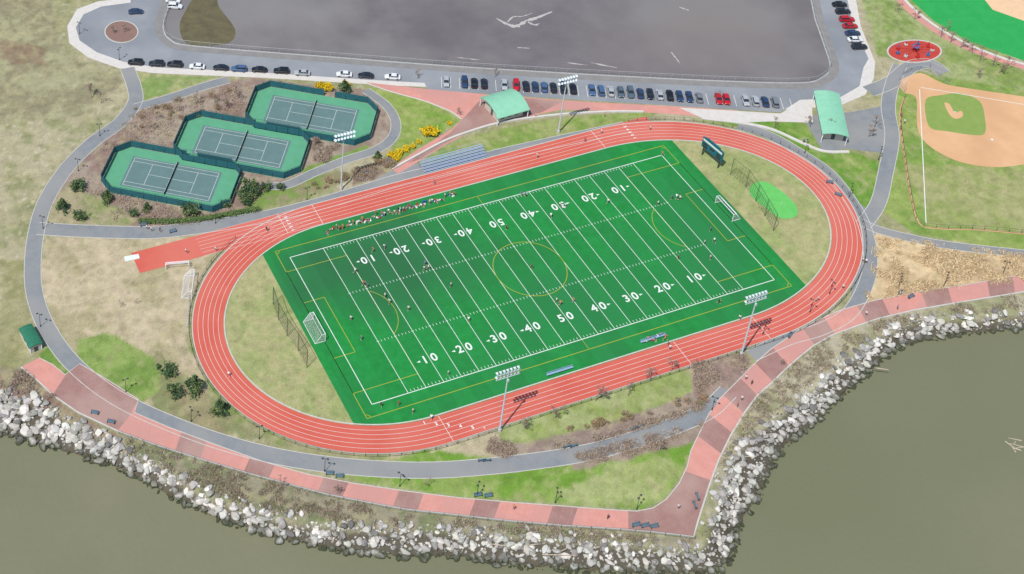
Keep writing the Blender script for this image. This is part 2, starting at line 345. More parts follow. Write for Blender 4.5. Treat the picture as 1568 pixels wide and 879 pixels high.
vm=N.new('ShaderNodeVectorMath'); vm.operation='SCALE'; L.new(src,vm.inputs[0]); L.new(mr.outputs[0],vm.inputs['Scale']); L.new(vm.outputs[0],bs.inputs['Base Color'])
# ---------------- pitch ---------------
fld=empty('football_field')
out=tcurve(0,96); poly=[]
for i,p in enumerate(out):
    q=out[(i+1)%len(out)]
    a_in=abs(p[0])<=61; b_in=abs(q[0])<=61
    if a_in: poly.append(p)
    if a_in!=b_in:
        xx=61*(1 if (p[0]+q[0])>0 else -1); t=(xx-p[0])/(q[0]-p[0]); poly.append((xx,p[1]+t*(q[1]-p[1])))
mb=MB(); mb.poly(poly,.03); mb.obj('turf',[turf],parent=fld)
mb=MB(); z=.05; hx,hy=54.86,24.4
for i in range(-10,11):
    x=i*4.572; mb.line((x,-hy+.1),(x,hy-.1),.13,z)
for y in(-hy,hy): mb.line((-hx,y),(hx,y),.2,z)
for x in(-hx,hx): mb.line((x,-hy),(x,hy),.18,z)
for i in range(-50,51):
    x=i*.9144
    if i%5==0:
        for y in(-8.1,8.1): mb.line((x-.3,y),(x+.3,y),.13,z+.004)
        continue
    for y in(-hy+.6,hy-.6,-8.1,8.1): mb.line((x,y-.3),(x,y+.3),.1,z)
mb.obj('white_lines',[white],parent=fld)
mb=MB(); z=.044; sx,sy=57.6,27.6
def rect(x0,y0,x1,y1,w=.15):
    mb.line((x0,y0),(x1,y0),w,z);mb.line((x1,y0),(x1,y1),w,z);mb.line((x1,y1),(x0,y1),w,z);mb.line((x0,y1),(x0,y0),w,z)
rect(-sx,-sy,sx,sy,.16)
for s_ in(-1,1):
    rect(s_*sx,-20.1,s_*(sx-16.5),20.1); rect(s_*sx,-9.15,s_*(sx-5.5),9.15)
    arc=[(s_*(sx-11-9.15*math.cos(math.radians(t))),9.15*math.sin(math.radians(t))) for t in range(-53,54,4)]
    mb.ribbon(arc,-.07,.07,z)
    for cy in(-1,1):
        mb.ribbon([(s_*(sx-1*math.cos(math.radians(t))),cy*(sy-1*math.sin(math.radians(t)))) for t in range(0,91,15)],-.07,.07,z)
mb.ribbon([(9.15*math.cos(math.radians(t)),9.15*math.sin(math.radians(t))) for t in range(0,360,5)],-.08,.08,z+.012,closed=True)
mb.line((0,sy),(0,hy),.12,z);mb.line((0,-sy),(0,-hy),.12,z)
mb.obj('yellow_lines',[yellow],parent=fld)
def text(s,x,y,rot,size,name,par,m,z=.06,bold=.05):
    cu=bpy.data.curves.new(name,'FONT'); cu.body=s; cu.size=size; cu.align_x='CENTER'; cu.align_y='CENTER'; cu.offset=bold; cu.materials.append(m)
    o=bpy.data.objects.new(name,cu); S.collection.objects.link(o); o.location=(x,y,z); o.rotation_euler=(0,0,rot); o.parent=par; return o
for i in range(-4,5):
    n_=str(50-abs(i)*10)
    for sg,rt in((-1,0),(1,math.pi)):
        y=sg*17.07; dx=1.2*(1 if sg<0 else -1)
        text(n_[0],i*9.144-dx,y,rt,3.1,'yard_number',fld,white,bold=.07); text(n_[1],i*9.144+dx,y,rt,3.1,'yard_number',fld,white,bold=.07)
        if i!=0:
            mb=MB(); d=1 if i>0 else -1
            mb.add([(i*9.144+d*3.4,y,.06),(i*9.144+d*2.45,y-.3,.06),(i*9.144+d*2.45,y+.3,.06)],[(0,1,2) if d<0 else (0,2,1)]); mb.obj('direction_arrow',[white],parent=fld)
# ---------------- track ---------------
trk=empty('running_track'); NL=6; LWD=TWD/NL; y1=32.5+TWD
mb=MB(); mb.ribbon(tcurve(0,64),0,-TWD,.035,0,closed=True)
def xstrip(x0,x1,y0,y1,zz,mi=0): mb.add([(x0,y0,zz),(x1,y0,zz),(x1,y1,zz),(x0,y1,zz)],[(0,1,2,3)],mi)
xstrip(-92,-42.2,32.5,y1,.031); xstrip(42,60,33.0,y1,.031)
mb.obj('track_surface',[trackm],parent=trk)
mb=MB()
for k in range(1,NL): mb.ribbon(tcurve(k*LWD,64),-.035,.035,.045,0,closed=True)
for k in range(0,NL+1): mb.line((-75,32.5+k*LWD),(-42.2,32.5+k*LWD),.06,.046)
for x,a_,b_ in((-42.2,32.5,y1),(42.2,32.5,y1),(-42.2,-y1,-32.5),(42.2,-y1,-32.5),(-52,32.5,y1),(20,-y1,-32.5)):
    mb.line((x,a_),(x,b_),.1,.049)
mb.obj('lane_lines',[white],parent=trk)
mb=MB(); mb.ribbon(tcurve(-.12,64),0,.3,.03,0,closed=True,h=.08); mb.ribbon(tcurve(TWD,64),-.25,0,.03,0,closed=True,h=.04)
mb.obj('track_kerb',[curbm],parent=trk)
for k in range(NL):
    yc=32.5+(k+.5)*LWD
    text(str(k+1),-50.5,yc,-math.pi/2,1.1,'lane_number',trk,white); text(str(k+1),52,yc,-math.pi/2,1.1,'lane_number',trk,white); text(str(k+1),-46+k*2.4,-yc,0,1.1,'lane_number',trk,white)
# ---------------- paths ---------------
def path(name,px,w,z=.02,m=asph,edge=True,n=6,parent=None):
    c=catmull(WP(px),n); mb=MB(); mb.ribbon(c,-w/2,w/2,z,0)
    if edge: mb.ribbon(c,-w/2-.18,-w/2,z-.006,1,h=.03); mb.ribbon(c,w/2,w/2+.18,z-.006,1,h=.03)
    mb.obj(name,[m,curbm]); return c
path('path',[(195,104),(206,135),(206,158),(183,188),(142,218),(102,258),(70,308),(55,358),(50,410),(53,450),(66,490),(86,525),(110,555),(150,590),(200,621),(270,652),(340,677),(420,698),(500,711),(580,718),(660,720),(740,715),(820,706),(900,693),(970,674),(1040,649),(1085,628),(1115,600)],4.0,.022)
path('path',[(58,350),(130,354),(230,356),(300,349),(360,340),(430,327),(500,309),(560,291),(610,276),(680,259),(760,238),(830,222),(900,207),(960,194)],4.2,.018)
path('path',[(206,165),(260,150),(310,133),(350,122)],3.0,.016)
path('path',[(560,138),(592,162),(606,188),(600,212),(575,230),(530,245),(480,265),(440,283),(410,285)],2.6,.016)
path('path',[(1130,192),(1175,206),(1222,232),(1270,265),(1305,310),(1325,350),(1333,395),(1326,435),(1300,480),(1255,505),(1205,520),(1150,545)],3.2,.020)
path('path',[(1378,100),(1366,130),(1360,165),(1366,210),(1357,260),(1345,310),(1322,345)],3.6,.024)
path('path',[(1318,340),(1345,352),(1400,366),(1470,378),(1640,396)],2.6,.026)
path('path',[(1330,140),(1366,125),(1395,102),(1425,98),(1445,112)],4.5,.028)
mb=MB(); mb.poly(WP([(1228,178),(1300,172),(1340,165),(1362,160),(1366,205),(1355,235),(1300,228),(1260,232)]),.014)
mb.poly(WP([(1300,300),(1335,325),(1345,345),(1328,400),(1318,440),(1300,470),(1312,400),(1314,350)]),.013)
mb.poly(WP([(520,305),(598,262),(640,250),(660,258),(600,285),(540,302)]),.012); mb.obj('pavement',[asph])
# promenade
PI=[(60,548),(80,558),(100,574),(122,557),(165,582),(212,612),(206,632),(260,655),(330,681),(400,706),(470,726),(540,740),(620,752),(700,762),(780,769),(860,775),(940,781),(975,783),(1000,778),(1020,765),(1040,740),(1052,715),(1058,690),(1070,665),(1085,635),(1100,613),(1125,588),(1150,562),(1180,535),(1220,508),(1250,491),(1290,474),(1340,460),(1400,448),(1480,436),(1568,420),(1700,395)]
PO=[(32,562),(60,585),(82,606),(120,632),(180,660),(240,682),(300,701),(380,725),(440,741),(500,757),(560,769),(620,780),(700,789),(780,798),(860,805),(940,810),(1000,815),(1062,822),(1068,800),(1078,768),(1087,740),(1100,705),(1118,668),(1140,632),(1160,605),(1182,586),(1200,568),(1218,552),(1245,530),(1275,513),(1310,500),(1345,488),(1400,475),(1470,463),(1568,447),(1700,424)]
mb=MB(); mb.poly(WP(PI)+WP(PO)[::-1],.030,0)
mb.poly(WP([(80,606),(100,575),(122,557),(165,582),(212,613),(196,640),(180,660),(120,632)]),.034,1)
mb.poly(WP([(962,783),(975,783),(1000,778),(1020,765),(1040,740),(1050,722),(1087,735),(1078,768),(1068,800),(1062,822),(1000,815),(962,812)]),.034,1)
ipx=np.array(PI[6:18]);opx=np.array(PO[4:17])
for cx in(292,397,510,625,742,861):
    a=[(x+5,np.interp(x+5,ipx[:,0],ipx[:,1])) for x in np.linspace(cx-19,cx+19,4)]; b_=[(x-5,np.interp(x-5,opx[:,0],opx[:,1])) for x in np.linspace(cx-19,cx+19,4)]
    mb.poly(WP(a)+WP(b_)[::-1],.034,1)
ir=resample(WP(PI[21:]),201); orr=resample(WP(PO[20:]),201)
for fr in(.09,.19,.29,.41,.53,.655,.78,.9):
    i0=int(fr*200-5);i1=int(fr*200+5); mb.poly(ir[i0:i1+1]+orr[i0:i1+1][::-1],.034,1)
co=WP(PO);ci=WP(PI)
mb.ribbon(co,-.2,.15,.03,2,h=.12); mb.ribbon(ci,-.1,.1,.03,2,h=.05)
for k in range(4,200,5): mb.line(ir[k],orr[k],.05,.038,3)
for x in np.arange(215,960,14.0):
    mb.line(W(x+5,np.interp(x+5,ipx[:,0],ipx[:,1])),W(x-5,np.interp(x-5,opx[:,0],opx[:,1])),.05,.038,3)
mb.obj('promenade',[pink,brick,curbm,mat('paver_joint',A(192,140,128),None,2)])
# ---------------- road + lot ---------------
mb=MB()
mb.poly(WP([(190,-60),(188,-2),(150,2),(118,14),(103,40),(106,66),(135,88),(180,104),(235,112),(400,119),(600,131),(650,133),(900,150),(1130,166),(1215,168),(1290,160),(1325,145),(1338,120),(1340,95),(1318,40),(1300,-60)]),.008,1)
mb.poly(WP([(203,-60),(200,4),(155,10),(128,22),(116,42),(122,62),(148,80),(190,95),(240,103),(400,111),(560,122),(650,127),(655,138),(900,154),(1130,168),(1195,172),(1225,153),(1285,150),(1316,132),(1322,104),(1330,90),(1305,35),(1285,-60)]),.016,0)
mb.obj('road',[roadm,conc])
mb=MB()
LOT=[(265,-80),(262,0),(250,40),(262,62),(300,71),(500,87),(700,102),(900,114),(1100,124),(1225,127),(1258,119),(1271,102),(1262,70),(1248,30),(1225,-80)]
lotw=catmull(WP(LOT[1:-1]),5); lotw=WP([LOT[0]])+lotw+WP([LOT[-1]])
patchmix(lotm,W(420,20),(30,26),A(140,137,134),.6,.05); patchmix(lotm,W(1080,60),(40,26),A(132,124,120),.6,.04); patchmix(lotm,W(700,30),(20,16),A(102,97,100),.5,.07)
mb.poly(lotw,.03,0); mb.ribbon(lotw,-.15,.15,.03,1,h=.1); mb.ribbon(lotw,-2.6,-.4,.033,3)
mb.poly(catmull(WP([(275,40),(285,15),(300,-5),(330,-10),(335,10),(360,45),(352,65),(320,70),(285,66)]),4,True),.038,2)
def blot(px,w):
    c=catmull(WP(px),6); n=len(c); ww=np.array([w*random.uniform(.25,1)*math.sin(math.pi*(i+.5)/n)**.5 for i in range(n)]); mb.ribbon(c,-ww,ww*random.uniform(.5,1),.042,4)
for px,w in(([(760,28),(775,36),(790,40),(806,32),(822,27),(845,18)],1.1),([(775,36),(785,26),(800,25),(815,20)],.5),([(806,32),(818,38),(826,36)],.6),([(792,73),(811,74)],.35),([(1040,11),(1055,16)],.4),([(1028,80),(1036,90),(1041,97)],.6),([(905,96),(945,104)],.5),([(868,96),(900,100)],.35),([(700,88),(735,92)],.3)): blot(px,w)
mb.obj('parking_lot',[lotm,curbm,mat('mossy_dirt',A(92,86,66),A(112,106,76),.3),mat('lot_edge_gravel',A(134,131,129),A(146,143,139),.4),mat('dust_patch',A(176,172,168),A(192,188,182),.6)])
mb=MB(); isl=[(186+26*math.cos(t),49+17*math.sin(t)) for t in np.linspace(0,2*math.pi,24,endpoint=False)]
mb.poly(WP(isl),.1,0); mb.ribbon(WP(isl),-.3,.05,.016,1,closed=True,h=.12); mb.obj('traffic_island',[mat('mulch',A(146,118,106),A(134,108,98),1),curbm])
mb=MB()
mb.poly(WP([(560,126),(650,136),(760,146),(900,156),(1050,164),(1130,169),(1120,181),(1045,176),(1000,173),(930,170),(860,168),(830,174),(800,183),(760,191),(715,204),(680,223),(640,248),(610,266),(598,258),(640,229),(690,199),(708,183),(690,170),(650,154),(600,140)]),.020,0)
mb.poly(WP([(690,203),(708,183),(738,150),(770,148),(862,155),(830,172),(800,181),(760,189),(715,202),(680,221),(645,243),(625,250)]),.024,1)
mb.poly(WP([(1040,165),(1130,170),(1195,174),(1228,155),(1243,160),(1245,188),(1180,186),(1130,188),(1080,183)]),.027,2)
wl=catmull(WP([(600,260),(640,238),(680,217),(720,202),(770,188),(850,177),(930,172),(985,172)]),6)
mb.ribbon(wl,-.3,.3,.02,2,h=.45)
mb.ribbon(catmull(WP([(562,128),(600,141),(650,155),(690,171),(707,183)]),6),-.15,.15,.02,2,h=.12)
mb.ribbon(catmull(WP([(1075,182),(1130,188),(1180,198),(1230,220),(1262,232),(1300,233)]),6),-.45,.45,.02,2,h=.25)
mb.obj('plaza',[pink,brick,conc])
pv=np.array(W(1190,158))-np.array(W(683,126)); PANG=math.atan2(pv[1],pv[0])
mb=MB(); nrm=np.array([-math.sin(PANG),math.cos(PANG)])
for k in range(39):
    c=np.array(W(683,126))+pv*(k-.5)/36.0; mb.line(c-nrm*2.6,c+nrm*2.4,.12,.022)
mb.obj('stall_marking',[white])
# ---------------- baseball etc ---------------
bb=empty('baseball_field'); mb=MB()
dirt=mat('infield_clay',A(218,172,128),A(225,180,138),.3,fine=.06,big=A(212,166,124),bigscale=.08)
mb.poly(catmull(WP([(1376,128),(1388,118),(1410,112),(1432,122),(1452,130),(1500,138),(1568,148),(1640,160),(1640,240),(1568,252),(1520,256),(1470,248),(1432,230),(1412,212),(1404,190),(1403,150),(1385,142)]),4,True),.03,0)
mb.poly(catmull(WP([(1418,152),(1440,146),(1470,143),(1500,155),(1508,180),(1508,204),(1490,207),(1450,201),(1426,197),(1418,180)]),4,True),.036,1)
mb.poly(catmull(WP([(1446,158),(1454,160),(1462,172),(1472,170),(1474,178),(1464,182),(1454,176)]),4,True),.042,0)
mb.line(W(1408,137),W(1418,342),.22,.046,2); mb.line(W(1410,134),W(1640,172),.2,.046,2)
mb.box(*W(1519,214),.08,.6,.6,.1,2); mb.box(*W(1462,172),.12,.7,.25,.06,2)
mb.ribbon(catmull(WP([(1385,150),(1378,180),(1385,240),(1395,300),(1408,342),(1440,350),(1500,352),(1568,358),(1640,365)]),5),-.25,.25,.028,0)
mb.obj('diamond',[dirt,mat('infield_grass',A(130,157,76),A(142,163,88),.4),white],parent=bb)
mb=MB()
mb.poly(WP([(1385,-60),(1395,0),(1430,32),(1480,62),(1568,93),(1700,130),(1700,-60)]),.02,0)
mb.poly(WP([(1500,-10),(1520,15),(1568,32),(1700,60),(1700,-60),(1490,-60)]),.026,1)
mb.ribbon(catmull(WP([(1362,-30),(1378,0),(1420,38),(1470,68),(1520,88),(1568,103),(1700,140)]),5),-1.2,1.2,.024,2)
mb.ribbon(catmull(WP([(1370,-30),(1386,0),(1426,35),(1475,64),(1525,85),(1568,98),(1700,134)]),5),-.5,.5,.03,3)
mb.obj('sports_field',[mat('bright_turf',A(40,160,78),A(50,168,86),.3),mat('pale_clay',A(226,190,152),None,.3),pink,conc])
mb=MB(); pg=catmull(WP([(1148,288),(1160,279),(1178,281),(1205,300),(1220,318),(1218,332),(1195,334),(1172,318),(1152,302)]),5,True)
mb.poly(pg,.05,0); mb.ribbon(pg,-.35,0,.045,2,closed=True); mb.tube((*W(1195,318),.05),(*W(1195,318),2.2),.03,.03,6,1)
mb.obj('putting_green',[mat('putting_turf',A(100,190,94),A(110,198,102),.5,fine=.06),whitem,mat('green_fringe',A(128,168,90),None,1)])
# ---------------- linear fences ---------------
def fence(name,pts,h,sp,mats,r=.035,rails=(1.0,),zb=0,netgap=None,netr=.012):
    L_=plen(pts); n=max(2,int(L_/sp)+1); P=resample(pts,n); mb=MB()
    for p in P: mb.tube((p[0],p[1],zb),(p[0],p[1],zb+h),r,r,5,0)
    for a_,b_ in zip(P[:-1],P[1:]):
        for q in rails: mb.tube((*a_,zb+h*q),(*b_,zb+h*q),r*.8,r*.8,4,0,False)
        if netgap:
            k=max(1,int(math.dist(a_,b_)/netgap))
            for i in range(k):
                t=(i+.5)/k; x=a_[0]+(b_[0]-a_[0])*t;y=a_[1]+(b_[1]-a_[1])*t; mb.tube((x,y,zb),(x,y,zb+h),netr,netr,3,1,False)
            zz=netgap
            while zz<h: mb.tube((*a_,zb+zz),(*b_,zb+zz),netr,netr,3,1,False); zz+=netgap
    return mb.obj(name,mats)
oc=tcurve(TWD+.9,64)
fence('track_fence',oc[0:60],1.15,2.6,[dark,dark],.05,(1.0,.12))
fence('track_fence',oc[76:130]+[oc[0]],1.15,2.6,[dark,dark],.05,(1.0,.12))
fence('lot_fence',[(p[0],p[1]) for p in lotw],1.8,3,[steel,steel],.05,(1.0,.1),netgap=.6,netr=.012)
fence('ballfield_fence',catmull(WP([(1385,150),(1378,180),(1384,240),(1394,300),(1406,342),(1440,350),(1500,352),(1568,358),(1640,365)]),5),1.4,3,[dark,dark],.05,(1.0,.1))
fence('backstop_fence',catmull(WP([(1384,142),(1374,128),(1384,114),(1408,108),(1432,116),(1452,128)]),5),4.0,3,[steel,steel],.05,(1.0,.5,.05),netgap=.8,netr=.012)
fence('promenade_railing',catmull(WP([(182,664),(240,685),(300,704),(380,728),(440,744),(500,760),(560,772),(620,783),(700,792),(780,801),(860,808),(940,813),(1000,818),(1064,826)]),3),1.1,3,[dark,dark],.035,(1.0,.55,.15))
fence('ball_net',catmull(WP([(418,466),(426,490),(440,515),(455,535),(470,563)]),4),6,4.5,[dark,dark],.07,(1.0,),netgap=.8,netr=.022)
fence('ball_net',catmull(WP([(1118,268),(1140,285),(1158,310),(1184,354)]),4),6,4.5,[dark,dark],.07,(1.0,),netgap=.8,netr=.022)
# ---------------- tennis ---------------
tsur=mat('court_surround',A(92,162,126),A(100,170,134),.3,fine=.06); tcrt=mat('court_play',A(98,126,126),A(106,134,132),.3,fine=.06)
teal=mat('windscreen',A(40,98,108),A(50,108,116),.6,fine=.1,rough=.9); tealp=plain('fence_post_teal',A(22,60,66))
TA=math.radians(-35.5)
def court(cx,cy):
    L2,W2,c=17.8,9.4,3.6
    oct_=[(-L2+c,-W2),(L2-c,-W2),(L2,-W2+c),(L2,W2-c),(L2-c,W2),(-L2+c,W2),(-L2,W2-c),(-L2,-W2+c)]
    mb=MB(); mb.poly(oct_,.03,0)
    mb.add([(-12.6,-6,.036),(12.6,-6,.036),(12.6,6,.036),(-12.6,6,.036)],[(0,1,2,3)],1)
    z=.042;w=.08
    for y in(-5.485,-4.115,4.115,5.485): mb.line((-11.885,y),(11.885,y),w,z,2)
    for x in(-11.885,11.885): mb.line((x,-5.485),(x,5.485),w,z+.004,2)
    for x in(-6.4,6.4): mb.line((x,-4.115),(x,4.115),w,z+.004,2)
    mb.line((-6.4,0),(6.4,0),w,z+.008,2)
    for y in(-6.4,6.4): mb.tube((0,y,0),(0,y,1.07),.06,.06,6,3)
    mb.box(0,0,.98,.05,12.8,.1,2); mb.box(0,0,.5,.02,12.8,.86,3)
    for x in(-3,3): mb.box(x,-8.3,.45,1.6,.4,.06,2);mb.box(x-.6,-8.3,.22,.06,.36,.44,3);mb.box(x+.6,-8.3,.22,.06,.36,.44,3)
    mb.obj('tennis_court',[tsur,tcrt,white,dark],(cx,cy,0),TA)
    mb=MB(); n=len(oct_)
    for i in range(n):
        a_=np.array(oct_[i]);b_=np.array(oct_[(i+1)%n]); l=np.hypot(*(b_-a_)); k=max(1,round(l/3)); ang=math.atan2(*(b_-a_)[::-1])
        for j in range(k):
            p=a_+(b_-a_)*j/k; q=a_+(b_-a_)*(j+1)/k; m_=(p+q)/2
            mb.tube((*p,0),(*p,2.75),.05,.05,6,1); mb.tube((*p,2.72),(*q,2.72),.035,.035,5,1,False)
            if i==4 and j==3: continue
            mb.box(m_[0],m_[1],1.3,l/k-.14,.03,2.1,0,ang)
            for h_ in(2.42,2.56): mb.tube((*p,h_),(*q,h_),.012,.012,3,1,False)
    mb.obj('tennis_court_fence',[teal,tealp],(cx,cy,0),TA)
for p in((262,274),(370,225),(477,177)): court(*W(*p))
# ---------------- poles, lamps ---------------
mb=MB(); mb.tube((0,0,0),(0,0,.8),.45,.4,10,1); mb.tube((0,0,.8),(0,0,19.6),.24,.12,10,0)
for zz in(18.0,19.4):
    mb.box(0,0,zz,5.8,.16,.16,0)
    for i in range(7):
        x=-2.6+i*5.2/6; mb.tube((x,.12,zz+.1),(x,.62,zz+.5),.12,.36,8,2); mb.box(x,.08,zz+.32,.25,.3,.4,0)
mb.box(0,-.2,17.0,.5,.3,.7,0)
flood=mb.mesh('floodlight_pole',[plain('pole_steel',A(196,204,210)),curbm,plain('lamp_housing',A(232,240,246),.35)])
for p in((765,660),(1135,543),(522,290),(855,203)):
    x,y=W(*p); put('floodlight_pole',flood,(x,y,0),0 if y<0 else math.pi)
mb=MB(); mb.tube((0,0,0),(0,0,.5),.16,.12,8,0); mb.tube((0,0,.5),(0,0,4.4),.07,.05,8,0)
for s_ in(-1,1):
    mb.tube((0,0,4.2),(s_*.5,0,4.5),.03,.03,6,0); mb.tube((s_*.55,0,4.3),(s_*.55,0,4.45),.28,.12,8,0); mb.tube((s_*.55,0,4.15),(s_*.55,0,4.3),.16,.2,8,1)
lamp=mb.mesh('street_lamp',[dark,plain('lamp_glass',A(230,230,220),.3)])
for p in [(193,600),(293,645),(397,672),(497,722),(612,745),(730,760),(850,770),(975,780),(1090,628),(1168,512),(1240,478),(1375,440),(1445,438),(1535,420),(153,208),(120,262),(66,350),(62,500),(122,52),(183,92),(1270,450),(1232,234),(470,306),(330,342),(1300,302),(1345,245)]: put('street_lamp',lamp,(*W(*p),0),random.uniform(0,3))
mb=MB()
for i in range(5): mb.box(0,-.18+i*.1,.45,1.8,.08,.04,0)
for i in range(4): mb.box(0,.3+i*.03,.55+i*.11,1.8,.03,.08,0)
for s_ in(-.8,.8): mb.box(s_,.02,.22,.06,.5,.44,1); mb.box(s_,.33,.68,.05,.05,.5,1); mb.box(s_,-.05,.62,.05,.45,.04,1); mb.box(s_,-.24,.54,.05,.05,.18,1)
bench=mb.mesh('park_bench',[plain('bench_blue_slats',A(96,124,140)),dark])
for px,py,a_ in((505,727,-.35),(520,731,-.35),(732,760,-.15),(748,761,-.15),(738,706,2.9),(745,706,2.9),(868,685,3.1),(878,684,3.1),(970,657,3.3),(978,654,3.3),(974,806,-.1),(988,807,-.1),(1002,808,-.1),(1064,775,1.3),(1068,762,1.3),(1395,456,.1),(1380,450,.1),(1270,281,-.6),(1283,300,-.9),(560,268,.2),(145,634,-.6),(170,648,-.6),(1210,515,.5),(265,356,0),(220,346,0)):
    put('park_bench',bench,(*W(px,py),.035),a_,1.0)
# ---------------- goals, scoreboard, bleachers ---------------
def goal(w=7.3,h=2.44,d=2.6):
    mb=MB(); r=.08
    for s_ in(-1,1):
        x=s_*w/2; mb.tube((x,0,0),(x,0,h),r,r,6,0); mb.tube((x,0,h),(x,-.9,h),r*.7,r*.7,6,0); mb.tube((x,-.9,h),(x,-d,0),r*.7,r*.7,6,0); mb.tube((x,0,.05),(x,-d,.05),r*.7,r*.7,6,0)
        for k in range(1,10):
            t=k/10; mb.tube((x,-d*t,.05),(x,-d*t,h if d*t<.9 else h*(1-(d*t-.9)/(d-.9))),.012,.012,3,1,False)
            zz=h*t; mb.tube((x,0,zz),(x,-(.9+(d-.9)*(1-t)),zz),.012,.012,3,1,False)
    mb.tube((-w/2,0,h),(w/2,0,h),r,r,6,0); mb.tube((-w/2,-d,.05),(w/2,-d,.05),r*.7,r*.7,6,0); mb.tube((-w/2,-.9,h),(w/2,-.9,h),r*.5,r*.5,6,0)
    for k in range(0,31):
        x=-w/2+w*k/30; mb.tube((x,0,h),(x,-.9,h),.012,.012,3,1,False); mb.tube((x,-.9,h),(x,-d,.05),.012,.012,3,1,False)
    for k in range(1,12):
        t=k/12; mb.tube((-w/2,-.9-(d-.9)*t,h*(1-t)),(w/2,-.9-(d-.9)*t,h*(1-t)),.012,.012,3,1,False)
    return mb.mesh('soccer_goal',[whitem,whitem])
g=goal()
put('soccer_goal',g,(-57.4,0,.03),math.pi*1.5); put('soccer_goal',g,(57.4,0,.03),math.pi*.5)
put('soccer_goal',g,(*W(296,440),.0),-2.0); put('soccer_goal',g,(*W(272,412),.0),2.9,.8)
sb=W(1087,247); mb=MB()
for y in(-3,3): mb.tube((0,y,0),(0,y,6.2),.18,.18,8,2)
mb.box(0,0,4.4,.45,7.6,3.2,0); mb.box(-.24,0,5.4,.04,7.0,.6,1)
for y,zz in((-2.5,4.2),(0,4.2),(2.5,4.2),(-2.5,3.3),(2.5,3.3)): mb.box(-.24,y,zz,.04,1.6,.6,3)
mb.box(0,0,6.3,.3,5.0,.5,0)
mb.obj('scoreboard',[plain('scoreboard_blue',A(24,104,116)),white,dark,plain('digit_panel',(.02,.02,.02,1))],(*sb,0),math.radians(8))
p0=np.array(W(650,266));p1=np.array(W(746,240)); L_=np.hypot(*(p1-p0)); an=math.atan2(*(p1-p0)[::-1]); mb=MB()
for k in range(5):
    mb.box(L_/2,.3+k*.72,.45+k*.38,L_,.3,.05,0); mb.box(L_/2,-.1+k*.72,.2+k*.38,L_,.3,.04,0)
for i in range(int(L_/1.8)+1):
    x=i*1.8
    for k in range(5): mb.box(x,.3+k*.72,(.42+k*.38)/2,.06,.06,.42+k*.38,1)
    mb.tube((x,-.2,.1),(x,3.4,1.95),.035,.035,4,1); mb.tube((x,3.5,0),(x,3.5,3.1),.035,.035,4,1)
mb.tube((0,3.5,3.1),(L_,3.5,3.1),.035,.035,4,1);mb.tube((0,3.5,2.6),(L_,3.5,2.6),.03,.03,4,1)
mb.obj('bleachers',[plain('aluminium_seat',A(158,174,198),.4,.5),steel],(*p0,0),an)
mb=MB()
for s_ in(-.5,.5): mb.tube((s_,0,0),(s_,0,.9),.03,.03,5,0); mb.tube((s_,0,.03),(s_,.6,.03),.03,.03,5,0)
mb.box(0,0,.93,1.1,.05,.1,1); hurdle=mb.mesh('hurdle',[steel,white])
for k in range(12): put('hurdle',hurdle,(*W(289-k*.15,456+k*4),0),.9)
mb=MB(); a_=WP([(190,394),(212,390),(214,396),(192,401)]); mb.poly(a_,.25,0); mb.ribbon(a_,-.05,.05,0,0,closed=True,h=.24); mb.obj('jump_mat',[white])
# ---------------- buildings ---------------
groof=mat('green_metal_roof',A(138,200,168),A(148,208,178),.5,fine=.05,rough=.5); dkroof=mat('dark_green_roof',A(48,116,90),A(58,126,98),.8,rough=.5); wallm=mat('cream_wall',A(205,198,182),A(214,208,194),1); glassd=plain('window_glass',(.04,.05,.06,1),.15,.5)
def vault(name,cx,cy,ang,L2,W2,h,rise,wl=0.75,rm=None):
    e=empty(name); e.location=(cx,cy,0); e.rotation_euler=(0,0,ang)
    mb=MB(); l,w=L2*wl,W2*wl
    mb.box(0,0,h/2,2*l,2*w,h,0); mb.obj('walls',[wallm],parent=e)
    mb=MB()
    for s_ in(-1,1):
        for k in range(max(1,int(l*2/2.2))):
            x=-l+1.2+k*2.2; mb.box(x,s_*(w+.012),h*.55,1.1,.04,h*.34,0); mb.box(x,s_*(w+.03),h*.36,1.3,.08,.08,1)
        mb.box(s_*(l+.012),0,h*.36,.04,1.0,h*.7,0)
    for x in(-L2+.3,L2-.3):
        for y in(-W2+.3,W2-.3): mb.tube((x,y,0),(x,y,h),.14,.12,8,1)
    mb.obj('windows_and_posts',[glassd,whitem],parent=e)
    mb=MB(); n=14; vs=[];fs=[]
    for s_ in(0,1):
        for j in range(n+1):
            t=-1+2*j/n
            for x in(-L2,L2): vs.append((x,W2*t,h+rise*(1-t*t)-s_*.22))
    m_=2*(n+1)
    for j in range(n):
        a=2*j; fs.append((a,a+1,a+3,a+2)); fs.append((m_+a+2,m_+a+3,m_+a+1,m_+a)); fs.append((a,a+2,m_+a+2,m_+a)); fs.append((a+1,m_+a+1,m_+a+3,a+3))
    fs.append((0,m_,m_+1,1)); fs.append((2*n,2*n+1,m_+2*n+1,m_+2*n)); mb.add(vs,fs,0)
    for k in range(int(2*L2/.9)+1):
        x=-L2+.02+k*.9
        for j in range(n):
            t=-1+2*j/n;t2=-1+2*(j+1)/n; mb.tube((x,W2*t,h+rise*(1-t*t)+.02),(x,W2*t2,h+rise*(1-t2*t2)+.02),.04,.04,4,0,False)
    for x in(-L2*wl,L2*wl):
        g_=[(x,W2*wl*(-1+2*j/n),h+rise*(1-(wl*(-1+2*j/n))**2)-.23) for j in range(n+1)]; g_=[(x,-W2*wl,h)]+g_+[(x,W2*wl,h)]; mb.add(g_,[tuple(range(len(g_)))],1)
    mb.obj('roof',[rm or groof,wallm],parent=e)
vault('park_pavilion',*W(771,171),PANG+math.radians(28),5.2,5.0,3.0,1.6)
